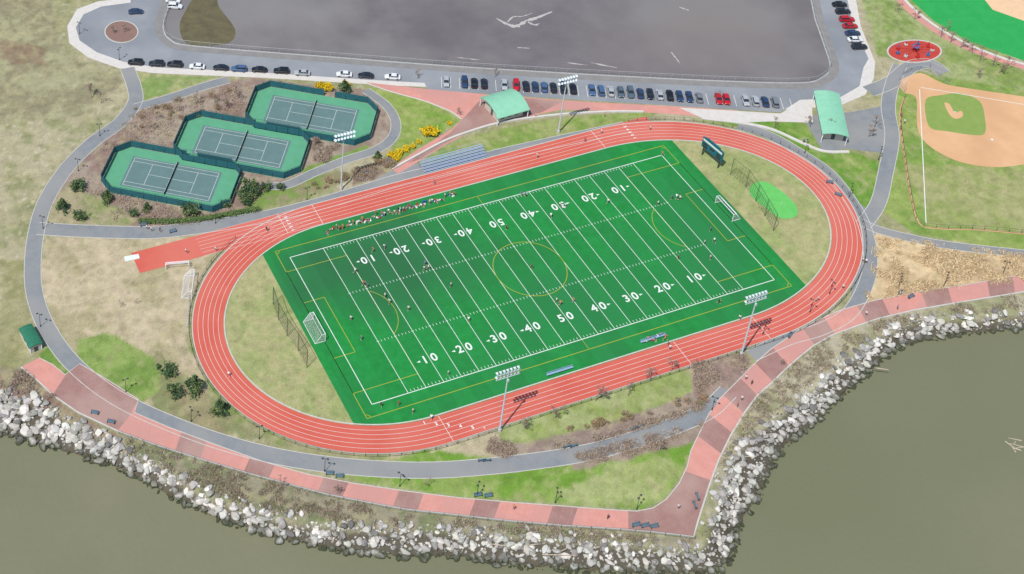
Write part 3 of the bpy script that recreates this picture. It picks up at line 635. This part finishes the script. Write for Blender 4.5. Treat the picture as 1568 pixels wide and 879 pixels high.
b0=np.array(W(1262,154));b1=np.array(W(1276,222)); bc=(b0+b1)/2; ba=math.atan2(*(b1-b0)[::-1]); vault('comfort_station',bc[0],bc[1],ba,np.hypot(*(b1-b0))/2-.3,3.5,3.2,.7,.78)
x,y=W(48,524); vault('garden_shed',x,y,math.radians(98),3.4,1.7,2.2,.35,.92,dkroof)
# ---------------- playground ---------------
mb=MB(); cc=W(1400,79); el=WP([(1400+41*math.cos(t),79+17*math.sin(t)) for t in np.linspace(0,2*math.pi,40,endpoint=False)]); mb.poly(el,.035,0); mb.ribbon(el,-.2,.25,.03,3,closed=True,h=.15)
for q in range(9):
    t=q*2*math.pi/9; x,y=W(1400+27*math.cos(t),79+10*math.sin(t)); mb.tube((x,y,0),(x,y,1.4+.3*(q%3)),.14,.14,8,1 if q%2 else 2); mb.tube((x,y,1.4),(cc[0],cc[1],2.2),.06,.06,6,2)
    mb.box(x,y,.5,.9,.9,.5,(3,1,2)[q%3],t)
mb.tube((*cc,0),(*cc,3.0),.2,.15,8,2); mb.box(*cc,2.0,1.8,1.8,.12,1,.4)
mb.obj('playground',[mat('red_safety_surface',A(184,64,54),A(196,80,68),.4),plain('play_blue',A(60,110,160)),plain('play_red',A(190,40,40)),curbm])
# ---------------- cars ---------------
glass=plain('car_glass',(.015,.02,.025,1),.08,.5); tyre=plain('tyre_rubber',(.012,.012,.012,1),.8); chrome=plain('hub_alloy',A(150,150,155),.3,.5,.6)
hl=plain('headlamp',A(235,235,225),.2); tl=plain('tail_lamp',(.35,.01,.01,1),.3)
def carmesh(kind,paint):
    mb=MB()
    st=[(-2.3,.42,.70,.70),(-2.2,.3,.88,.82),(-1.6,.25,.95,.9),(-.6,.22,.97,.92),(.6,.22,.96,.92),(1.2,.25,.92,.9),(1.9,.28,.80,.86),(2.25,.34,.66,.76),(2.32,.42,.6,.66)]
    if kind=='suv': st=[(a,b,c+.14,d) for a,b,c,d in st]
    rings=[]
    for x,zb,zt,hw in st: rings.append([(x,-hw*.9,zb),(x,-hw,zb+.15),(x,-hw*.98,zt-.12),(x,-hw*.86,zt),(x,0,zt+.04),(x,hw*.86,zt),(x,hw*.98,zt-.12),(x,hw,zb+.15),(x,hw*.9,zb)])
    vs=[p for r in rings for p in r]; k=9; fs=[]
    for i in range(len(rings)-1):
        for j in range(k): a=i*k+j;b=i*k+(j+1)%k; fs.append((a,a+k,b+k,b))
    fs.append(tuple(range(k))); fs.append(tuple((len(rings)-1)*k+j for j in range(k))[::-1]); mb.add(vs,fs,0)
    zb=.93 if kind=='sedan' else 1.06; zt=1.42 if kind=='sedan' else 1.68
    xb=(-1.75,1.15) if kind=='sedan' else (-2.15,1.1); xt=(-1.05,.35) if kind=='sedan' else (-1.85,.3)
    vs=[(xb[0],-.8,zb),(xb[1],-.8,zb),(xb[1],.8,zb),(xb[0],.8,zb),(xt[0],-.64,zt-.06),(xt[1],-.64,zt-.06),(xt[1],.64,zt-.06),(xt[0],.64,zt-.06)]
    mb.add(vs,[(0,1,5,4),(1,2,6,5),(2,3,7,6),(3,0,4,7)],1)
    mb.box((xt[0]+xt[1])/2,0,zt-.03,xt[1]-xt[0]+.1,1.34,.07,0)
    for s_ in(-1,1):
        for xa,xc in((xb[0],xt[0]),(xb[1],xt[1]),((xb[0]+xb[1])/2,(xt[0]+xt[1])/2)): mb.tube((xa,s_*.81,zb),(xc,s_*.65,zt-.05),.045,.04,4,0)
        mb.box(.95,s_*.99,1.0,.16,.2,.13,0)
        for x in(-1.4,1.42):
            mb.tube((x,s_*.72,.33),(x,s_*.94,.33),.33,.33,14,2); mb.tube((x,s_*.94,.33),(x,s_*.955,.33),.2,.18,10,3)
        mb.box(2.2,s_*.58,.62,.16,.3,.13,4); mb.box(-2.24,s_*.62,.74,.12,.26,.15,5)
    return mb.mesh('parked_car',[paint,glass,tyre,chrome,hl,tl])
CP=[A(34,40,52),A(26,29,36),A(225,228,230),A(70,100,140),A(120,126,132),A(186,30,42),A(44,66,100),A(170,176,180),A(84,100,114)]
cars={}
for i,c in enumerate(CP):
    p=plain('car_paint',tuple(c),.25,.6)
    for k in('sedan','suv'): cars[(i,k)]=carmesh(k,p)
def car(px,py,ang,ci=None):
    ci=random.choice([0,0,1,1,0,3,4,6,6,8,8,1,7,3]) if ci is None else ci
    x,y=W(px,py); put('parked_car',cars[(ci,random.choice(['sedan','suv']))],(x,y,.02),ang+random.uniform(-.03,.03))
rv=np.array(W(601,121))-np.array(W(208,98)); ra=math.atan2(rv[1],rv[0])
for px,py,c in((208,98,1),(240,100,0),(268,101,1),(302,104,2),(338,106,0),(366,108,3),(397,109,1),(431,111,1),(463,114,7),(527,116,2),(560,118,0),(601,120,2)): car(px,py,ra+math.pi,c)
for px in(683,711,726,741,772,790,805,819,833,847,862,877,906,920,935,950,965,980,995,1010,1025,1040,1055,1070,1100,1112,1141,1156,1171,1186):
    py=np.interp(px,[683,790,920,1060,1188],[127,133,141,151,159]); c=None
    if px in(790,1100,1112): c=5
    if px in(683,1156): c=7
    car(px,py,PANG+math.pi/2+random.choice([0,math.pi]),c)
for px,py,c in((1285,9,1),(1290,20,0),(1296,32,5),(1301,42,5),(1305,53,6),(1309,63,2),(1315,74,0)): car(px,py,PANG+.15,c)
for px,py,a_,c in((265,3,PANG,2),(268,12,PANG,2),(208,20,PANG+.2,6)): car(px,py,a_,c)
# ---------------- vegetation ---------------
bark=mat('bark_grey_brown',A(150,130,118),A(166,146,132),3,fine=.1)
def bare_tree(seed,h=6):
    R=random.Random(seed); mb=MB()
    def br(p,d,l,r,dep):
        q=p+d*l; mb.tube(p,q,r,r*.68,5 if dep<2 else 3,0,False)
        if dep>=6: return
        for k in range(R.choice([2,3,3]) if dep<5 else 2):
            ax_=Vector((R.gauss(0,1),R.gauss(0,1),R.gauss(0,.4))).normalized(); nd=(d+ax_*R.uniform(.45,.8)+Vector((0,0,.1))).normalized()
            br(p+d*l*R.uniform(.6,1),nd,l*R.uniform(.62,.82),max(r*.6,.024),dep+1)
    br(Vector((0,0,0)),Vector((R.uniform(-.05,.05),R.uniform(-.05,.05),1)).normalized(),h*.28,h*.02,0)
    return mb.mesh('bare_tree',[bark])
bts=[bare_tree(s,6) for s in range(4)]
def leafmesh(name,shape,n,size,mats,seed):
    R=np.random.default_rng(seed); V=[];Fs=[];M=[]; cl=[]
    while len(cl)<26:
        if shape=='cone': z=R.random(); r=(1-z)*.5*R.random()**.5; a=R.uniform(0,6.28); cl.append((r*math.cos(a),r*math.sin(a),.08+z*.9,.2*(1-z)+.06,R.integers(len(mats)-1)))
        else: v=R.normal(size=3); v/=np.linalg.norm(v); v*=R.uniform(.2,.8)**.6; cl.append((v[0]*.5,v[1]*.5,.42+v[2]*.32,R.uniform(.12,.24),R.integers(len(mats)-1)))
    for i in range(n):
        c=cl[R.integers(len(cl))]; p=np.array(c[:3])+R.normal(size=3)*c[3]*.45
        if p[2]<.02: p[2]=.02
        u=R.normal(size=3);u/=np.linalg.norm(u);w_=np.cross(u,R.normal(size=3));w_/=np.linalg.norm(w_); s=size*R.uniform(.5,1.3)
        V+= [p-u*s-w_*s*.6,p+u*s-w_*s*.6,p+u*s+w_*s*.6,p-u*s+w_*s*.6]; Fs.append([4*i,4*i+1,4*i+2,4*i+3]); M.append(c[4])
    def tb(p,q,r):
        b=len(V)
        for pt in(p,q):
            for k in range(4): V.append(np.array(pt)+np.array([r*math.cos(k*1.571),r*math.sin(k*1.571),0]))
        for k in range(4): Fs.append([b+k,b+(k+1)%4,b+4+(k+1)%4,b+4+k]); M.append(len(mats)-1)
    tb((0,0,0),(0,0,.8 if shape=='cone' else .4),.02)
    for c in cl[:8]: tb((0,0,c[2]*.5),c[:3],.008)
    return npmesh(name,np.array(V),np.array(Fs),mats,None,False,np.array(M))
gm=[mat('needle_dark',A(56,84,58),A(70,98,64),3),mat('needle_mid',A(84,114,74),A(98,128,80),3),mat('needle_olive',A(112,126,80),A(124,138,88),3),bark]
pines=[leafmesh('pine_tree','cone',1100,.05,gm,s) for s in range(3)]
bushes=[leafmesh('evergreen_bush','ball',800,.042,gm,10+s) for s in range(3)]
ym=[mat('forsythia_yellow',A(240,208,30),A(246,220,50),3),mat('forsythia_gold',A(216,180,34),None,3),bark]
fors=[leafmesh('forsythia_bush','ball',700,.055,ym,20+s) for s in range(2)]
om=[mat('twig_brown',A(158,134,114),A(174,148,124),3),mat('twig_rust',A(178,140,104),None,3),mat('twig_olive',A(140,140,98),None,3),bark]
brs=[leafmesh('brown_shrub','ball',330,.035,om,30+s) for s in range(3)]
for px,py,s in((120,290,4.6),(96,322,4.4),(122,335,4),(164,308,4.2),(382,295,6),(376,310,5),(291,328,5.2),(407,290,3.5),(225,322,3),(258,573,4.2),(298,598,5.5),(268,606,4.2),(337,633,5),(242,563,1.6),(527,140,4.5),(578,243,3),(205,330,3),(345,316,3),(430,290,2.6)):
    if random.random()<.45: put('pine_tree',random.choice(pines),(*W(px,py),0),random.uniform(0,6),(s*.85,s*.85,s*.95))
    else: put('evergreen_bush',random.choice(bushes),(*W(px,py),0),random.uniform(0,6),s)
for px,py,s in((657,208,4),(650,206,2.8),(665,207,3),(600,242,2.8),(611,238,2.6),(606,245,2),(622,231,2.2),(632,226,1.8),(641,219,1.6),(495,137,3.4),(504,138,3),(488,136,2.6),(530,132,2.4),(688,190,1.5)):
    put('forsythia_bush',random.choice(fors),(*W(px,py),0),random.uniform(0,6),s)
for i in range(60):
    k=i%3
    if k==0: px=random.uniform(205,360); py=np.interp(px,[205,360],[178,150])+random.uniform(-12,22)
    elif k==1: px=random.uniform(480,600); py=np.interp(px,[480,600],[292,252])+random.uniform(-10,4)
    else: px=random.uniform(850,1080); py=np.interp(px,[850,1080],[672,622])+random.uniform(-12,-2)
    put('brown_shrub',random.choice(brs),(*W(px,py),0),random.uniform(0,6),random.uniform(1.2,2.6))
hp=resample(catmull(WP([(215,340),(260,341),(310,337),(350,330),(395,322)]),5),60)
def mass(name,pts,n,size,hmax,mats,seed,twig=False):
    R=np.random.default_rng(seed); Vv=np.zeros((n,4,3)); P=np.array(pts)
    c=P[R.integers(len(P),size=n)]+R.normal(size=(n,2))*.35; zz=R.random(n)**.7*hmax
    u=R.normal(size=(n,3))
    if twig: u[:,2]=np.abs(u[:,2])+1
    u/=np.linalg.norm(u,axis=1)[:,None]; w_=np.cross(u,R.normal(size=(n,3))); w_/=np.linalg.norm(w_,axis=1)[:,None]
    s=size*R.uniform(.5,1.3,n)[:,None]; a=(s*.12 if twig else s*.7); p=np.column_stack([c,zz*.8+.05])
    Vv[:,0]=p-u*s-w_*a;Vv[:,1]=p+u*s-w_*a;Vv[:,2]=p+u*s+w_*a;Vv[:,3]=p-u*s+w_*a; Vv[...,2]=np.maximum(Vv[...,2],.02)
    Fs=np.arange(n*4).reshape(n,4); put(name,npmesh(name,Vv.reshape(-1,3),Fs,mats,None,False,R.integers(len(mats),size=n)))
mass('hedge',hp,9000,.14,1.2,gm[1:3]+[mat('hedge_green',A(98,130,62),A(110,142,70),2)],1)
def inpoly(px,n,seed,thr=.45):
    P=WP(px); a=np.array(P); R=np.random.default_rng(seed); X=R.uniform(a[:,0].min(),a[:,0].max(),n*3);Y=R.uniform(a[:,1].min(),a[:,1].max(),n*3); k=inside(X,Y,P)&(fbm(X,Y,.3,seed)>thr); return np.stack([X[k],Y[k]],1)[:n]
tw=[mat('brush_purple',A(164,142,134),A(174,152,144),2),mat('brush_brown',A(174,154,132),None,2),mat('brush_pale',A(196,180,158),None,2)]
BR=[[(205,172),(345,132),(378,128),(372,175),(300,170),(262,205),(262,225),(185,215),(155,240),(150,230)],[(130,300),(150,290),(325,332),(300,345),(200,345),(140,335)],[(1060,556),(1138,543),(1148,562),(1092,608),(1064,600)],[(850,682),(960,655),(1080,618),(1075,628),(960,664),(860,690)],[(870,700),(980,670),(1080,645),(1065,668),(960,700),(890,712)],[(480,212),(500,205),(520,225),(500,250),(480,245)],[(755,668),(800,690),(770,700),(745,690)],[(540,265),(600,240),(608,252),(570,275),(540,282)],[(0,572),(35,568),(85,610),(60,612),(0,592)]]
pts=np.concatenate([inpoly(b_,900,50+i,.47) for i,b_ in enumerate(BR)]); mass('brush',pts,36000,.28,.7,tw,3,True)
reed=[mat('reed_straw',A(236,212,170),A(240,220,180),1),mat('reed_tan',A(220,192,150),None,1)]
pts=inpoly([(1335,365),(1400,370),(1640,400),(1640,425),(1480,438),(1345,458),(1322,462),(1335,420)],5000,70,.5); mass('reeds',pts,13000,.36,.8,reed,4,True)
pts=inpoly([(185,668),(300,706),(440,746),(560,774),(700,795),(860,810),(1060,828),(1068,836),(950,830),(740,814),(600,808),(480,799),(380,776),(290,740),(200,694)],3000,71); mass('dune_grass',pts,18000,.28,.5,tw+[gm[2]],5,True)
pts=inpoly([(1095,745),(1105,705),(1150,620),(1218,556),(1270,518),(1345,491),(1470,466),(1568,452),(1568,474),(1430,485),(1350,508),(1270,564),(1190,630),(1122,692)],2500,72); mass('dune_grass',pts,11000,.28,.5,tw+[gm[2]],6,True)
for px,py,s in((850,640,1.05),(912,614,1.05),(962,606,1.05),(995,584,1),(1028,568,.9),(803,655,.9),(1185,196,1),(1338,195,1),(430,745,.8),(372,780,.6),(1440,58,1),(1455,66,1),(1470,74,1),(1488,82,1),(1500,92,1),(1520,100,1),(1540,106,1),(1450,48,.9),(1375,20,.8),(1400,30,.8),(640,120,.8),(758,118,.8),(350,165,.9),(365,150,.9),(330,160,.8),(300,158,.8),(275,170,.8),(240,185,.8),(236,200,.7),(700,175,.7),(1270,200,.9),(1100,150,.7),(140,150,1),(155,158,1),(480,225,.8),(1010,690,.7),(1330,210,.8),(1500,120,.8),(1530,112,.8),(185,470,.5),(210,465,.4),(520,756,.7),(655,745,.7),(1200,560,.5),(190,50,.7),(1240,195,.9),(175,52,.6),(490,235,.7)):
    put('bare_tree',random.choice(bts),(*W(px,py),0),random.uniform(0,6),s*random.uniform(.85,1.1))
# ---------------- people ---------------
skinm=plain('skin',A(206,160,132),.6); hairm=plain('hair',(.03,.02,.015,1)); shoe=plain('shoe',A(220,220,220)); shorts=[plain('shorts_dark',(.02,.022,.03,1)),plain('shorts_grey',A(120,120,126))]
POSE={}
def mk(pel,spi,che,nec,hea,top,sL,eL,wL,hL,sR,eR,wR,hR,hpL,kL,aL,tL,hpR,kR,aR,tR): return dict(pel=pel,spi=spi,che=che,nec=nec,hea=hea,top=top,sL=sL,eL=eL,wL=wL,hL=hL,sR=sR,eR=eR,wR=wR,hR=hR,hpL=hpL,kL=kL,aL=aL,tL=tL,hpR=hpR,kR=kR,aR=aR,tR=tR)
POSE['stand']=mk((0,0,.95),(0,0,1.15),(0,.01,1.38),(0,0,1.5),(0,.02,1.62),(0,.0,1.71),(-.18,0,1.42),(-.24,-.03,1.14),(-.25,.05,.9),(-.25,.08,.83),(.18,0,1.42),(.24,-.03,1.14),(.25,.05,.9),(.25,.08,.83),(-.1,0,.9),(-.12,.02,.5),(-.12,-.02,.1),(-.14,.13,.05),(.1,0,.9),(.12,.04,.5),(.13,.02,.1),(.15,.17,.05))
POSE['run']=mk((0,0,.93),(0,.03,1.13),(0,.09,1.35),(0,.12,1.47),(0,.17,1.58),(0,.17,1.67),(-.18,.08,1.39),(-.26,-.12,1.18),(-.22,.08,1.05),(-.2,.14,1.08),(.18,.08,1.39),(.25,.22,1.2),(.16,.38,1.32),(.14,.43,1.37),(-.1,0,.88),(-.12,.34,.6),(-.12,.28,.12),(-.12,.43,.06),(.1,0,.88),(.12,-.15,.5),(.12,-.5,.35),(.12,-.55,.24))
POSE['sit']=mk((0,0,.16),(0,-.04,.36),(0,-.03,.6),(0,0,.72),(0,.04,.83),(0,.03,.92),(-.18,-.02,.63),(-.25,.12,.42),(-.16,.34,.4),(-.12,.4,.4),(.18,-.02,.63),(.25,.12,.42),(.16,.34,.4),(.12,.4,.4),(-.1,.05,.14),(-.15,.42,.46),(-.13,.68,.1),(-.13,.82,.05),(.1,.05,.14),(.15,.42,.46),(.13,.68,.1),(.13,.82,.05))
ED=[('pel','spi'),('spi','che'),('che','nec'),('nec','hea'),('hea','top'),('che','sL'),('sL','eL'),('eL','wL'),('wL','hL'),('che','sR'),('sR','eR'),('eR','wR'),('wR','hR'),('pel','hpL'),('hpL','kL'),('kL','aL'),('aL','tL'),('pel','hpR'),('hpR','kR'),('kR','aR'),('aR','tR')]
RAD=dict(pel=.13,spi=.125,che=.14,nec=.055,hea=.095,top=.07,s=.07,e=.045,w=.032,h=.038,hp=.1,k=.062,a=.042,t=.04,n=.018,f=.009)
def person(pose):
    J=dict(POSE[pose]); E=list(ED)
    hx_,hy_,hz_=J['hea']; J['nose']=(hx_,hy_+.115,hz_-.01); E.append(('hea','nose'))
    for s in'LR':
        h=Vector(J['h'+s]); d=(h-Vector(J['w'+s])).normalized()
        for k,(o,l) in enumerate(((-.03,.07),(-.01,.08),(.01,.085),(.03,.075),(.05,.05))):
            q=h+d*l+Vector((0,o,0)); J['f'+s+str(k)]=tuple(q); E.append(('h'+s,'f'+s+str(k)))
    names=list(J); me=bpy.data.meshes.new('p'); me.from_pydata([J[n] for n in names],[(names.index(a),names.index(b)) for a,b in E],[])
    o=bpy.data.objects.new('p',me); S.collection.objects.link(o); o.modifiers.new('s','SKIN')
    if not me.skin_vertices:
        bm=bmesh.new(); bm.from_mesh(me); bm.verts.layers.skin.verify(); bm.to_mesh(me); bm.free()
    for i,n in enumerate(names):
        key=n if n in RAD else ('n' if n=='nose' else (n[:2] if n[:2]=='hp' else n[0])); r=RAD[key]
        me.skin_vertices[0].data[i].radius=(r,r*.85); me.skin_vertices[0].data[i].use_root=(n=='pel')
    ms=o.modifiers.new('ss','SUBSURF'); ms.levels=1; ms.render_levels=1
    dg=bpy.context.evaluated_depsgraph_get(); ev=o.evaluated_get(dg); m2=bpy.data.meshes.new_from_object(ev); bpy.data.objects.remove(o)
    segs=[(Vector(J[a]),Vector(J[b]),a,b) for a,b in E]; mi=[]
    for p in m2.polygons:
        c=p.center; best=(9,None,None,0)
        for a,b,an_,bn in segs:
            d=b-a;t=max(0,min(1,(c-a).dot(d)/max(d.length_squared,1e-9))); dd=(a+d*t-c).length
            if dd<best[0]: best=(dd,an_,bn,t)
        _,an_,bn,t=best
        if bn in('spi','che','sL','sR'): k=0
        elif bn in('eL','eR'): k=0 if t<.6 else 2
        elif bn in('hpL','hpR') or bn in('kL','kR') : k=1 if t<.8 or bn[:2]=='hp' else 2
        elif bn in('tL','tR'): k=4
        elif bn in('hea','top','nose'):
            hp_=Vector(J['hea']); k=3 if (c.z>hp_.z+.05 or c.y<hp_.y-.03) else 2
        else: k=2
        mi.append(k)
    while len(m2.materials)<5: m2.materials.append(skinm)
    m2.polygons.foreach_set('material_index',mi); m2.polygons.foreach_set('use_smooth',[True]*len(mi)); return m2
SH=[A(250,250,250),A(200,40,44),A(30,34,60),A(250,250,250),A(60,110,180),A(230,126,70),A(246,246,246),A(232,232,235)]
PM={}
for po in POSE:
    b_=person(po)
    for i,c in enumerate(SH):
        m2=b_.copy(); m2.materials[0]=plain('shirt',tuple(c),.8); m2.materials[1]=shorts[i%2]; m2.materials[2]=skinm; m2.materials[3]=hairm; m2.materials[4]=shoe; PM[(po,i)]=m2
def pp(px,py,pose='stand',c=None,z=.04):
    put('person',PM[(pose,random.randrange(len(SH)) if c is None else c)],(*W(px,py),z),random.uniform(0,6.28),1.12)
for p in [(543,418),(556,438),(562,440),(571,386),(588,381),(589,456),(596,465),(651,407),(655,413),(649,415),(625,476),(537,491),(553,521),(686,575),(717,493),(813,412),(852,464),(878,463),(1014,239),(1028,306),(1035,305),(1040,307),(1087,355),(1087,398),(1078,375),(1100,465),(1038,398),(1093,372),(798,300),(804,302),(857,317),(865,318),(843,334),(583,623),(632,633),(930,312),(1007,315),(690,440),(857,468),(775,352)]: pp(*p,random.choice(['stand','run','run']))
for p in [(408,355),(285,388),(665,283),(822,242),(895,218),(920,205),(1252,461),(1290,443),(1132,490),(350,577),(660,643),(1018,522),(1022,530),(1025,536),(330,385)]: pp(*p,random.choice(['run','stand']))
for p in [(930,796),(1038,780),(1325,484),(1141,582),(1135,614),(1128,624),(1325,404),(225,352),(232,355),(245,356),(786,781),(610,622),(1320,402),(1150,590),(575,330),(1380,180),(1384,190),(1378,200),(995,200),(925,180),(1373,475),(1230,220),(820,180)]: pp(*p,'stand')
for i in range(38):
    t=i/37+random.uniform(-.01,.01); pp(498+t*195,356-t*56+random.uniform(-1,3),random.choice(['sit','sit','stand']))
for i in range(8): pp(990+i*4,523-i*1.2+random.uniform(-3,3),'sit')
mb=MB(); mb.box(0,0,.17,.8,.35,.3,0); mb.box(0,0,.34,.5,.22,.08,0); mb.tube((-.25,0,.4),(.25,0,.4),.02,.02,5,1)
bags=[mb.mesh('sports_bag',[plain('bag',c),dark]) for c in(A(240,240,240),A(240,240,240),A(30,30,40),A(180,40,40),A(50,80,160))]
for i in range(34):
    t=random.random(); put('sports_bag',random.choice(bags),(*W(505+t*190,355-t*56+random.uniform(-4,2)),.04),random.uniform(0,3))
mb=MB(); mb.box(0,0,.5,7,.5,.06,0); mb.box(-3,0,.25,.06,.45,.5,1); mb.box(3,0,.25,.06,.45,.5,1); mb.box(0,0,.25,.06,.45,.5,1); mb.box(0,.3,.8,7,.05,.3,0)
tb=mb.mesh('team_bench',[plain('bench_alu',A(140,170,196),.4),dark]); put('team_bench',tb,(*W(857,570),.03),0); put('team_bench',tb,(*W(1000,520),.03),0)
# ---------------- camera, light ---------------
cd=bpy.data.cameras.new('camera'); cam=bpy.data.objects.new('camera',cd); S.collection.objects.link(cam); S.camera=cam
cam.location=CAM; cam.rotation_euler=EUL; cd.sensor_width=36; cd.lens=F/1568*36; cd.shift_x=(784-PX)/1568; cd.shift_y=(PY-439.5)/1568; cd.clip_end=12000; cd.clip_start=1
w=bpy.data.worlds.new('World'); S.world=w; w.use_nodes=True; nt=w.node_tree; sk=nt.nodes.new('ShaderNodeTexSky'); sk.sky_type='NISHITA'; sk.sun_disc=False
ld=Vector((10.8,6.4,-20)).normalized(); sk.sun_elevation=math.asin(-ld.z); sk.sun_rotation=math.atan2(-ld.x,-ld.y)
nt.links.new(sk.outputs[0],nt.nodes['Background'].inputs[0]); nt.nodes['Background'].inputs[1].default_value=.15
sl=bpy.data.lights.new('sun','SUN'); so=bpy.data.objects.new('sun',sl); S.collection.objects.link(so); sl.energy=5.0; sl.angle=math.radians(.5); sl.color=(1,.97,.92); so.rotation_euler=ld.to_track_quat('-Z','Y').to_euler()
S.view_settings.view_transform='Standard'; S.view_settings.look='None'; S.view_settings.exposure=0
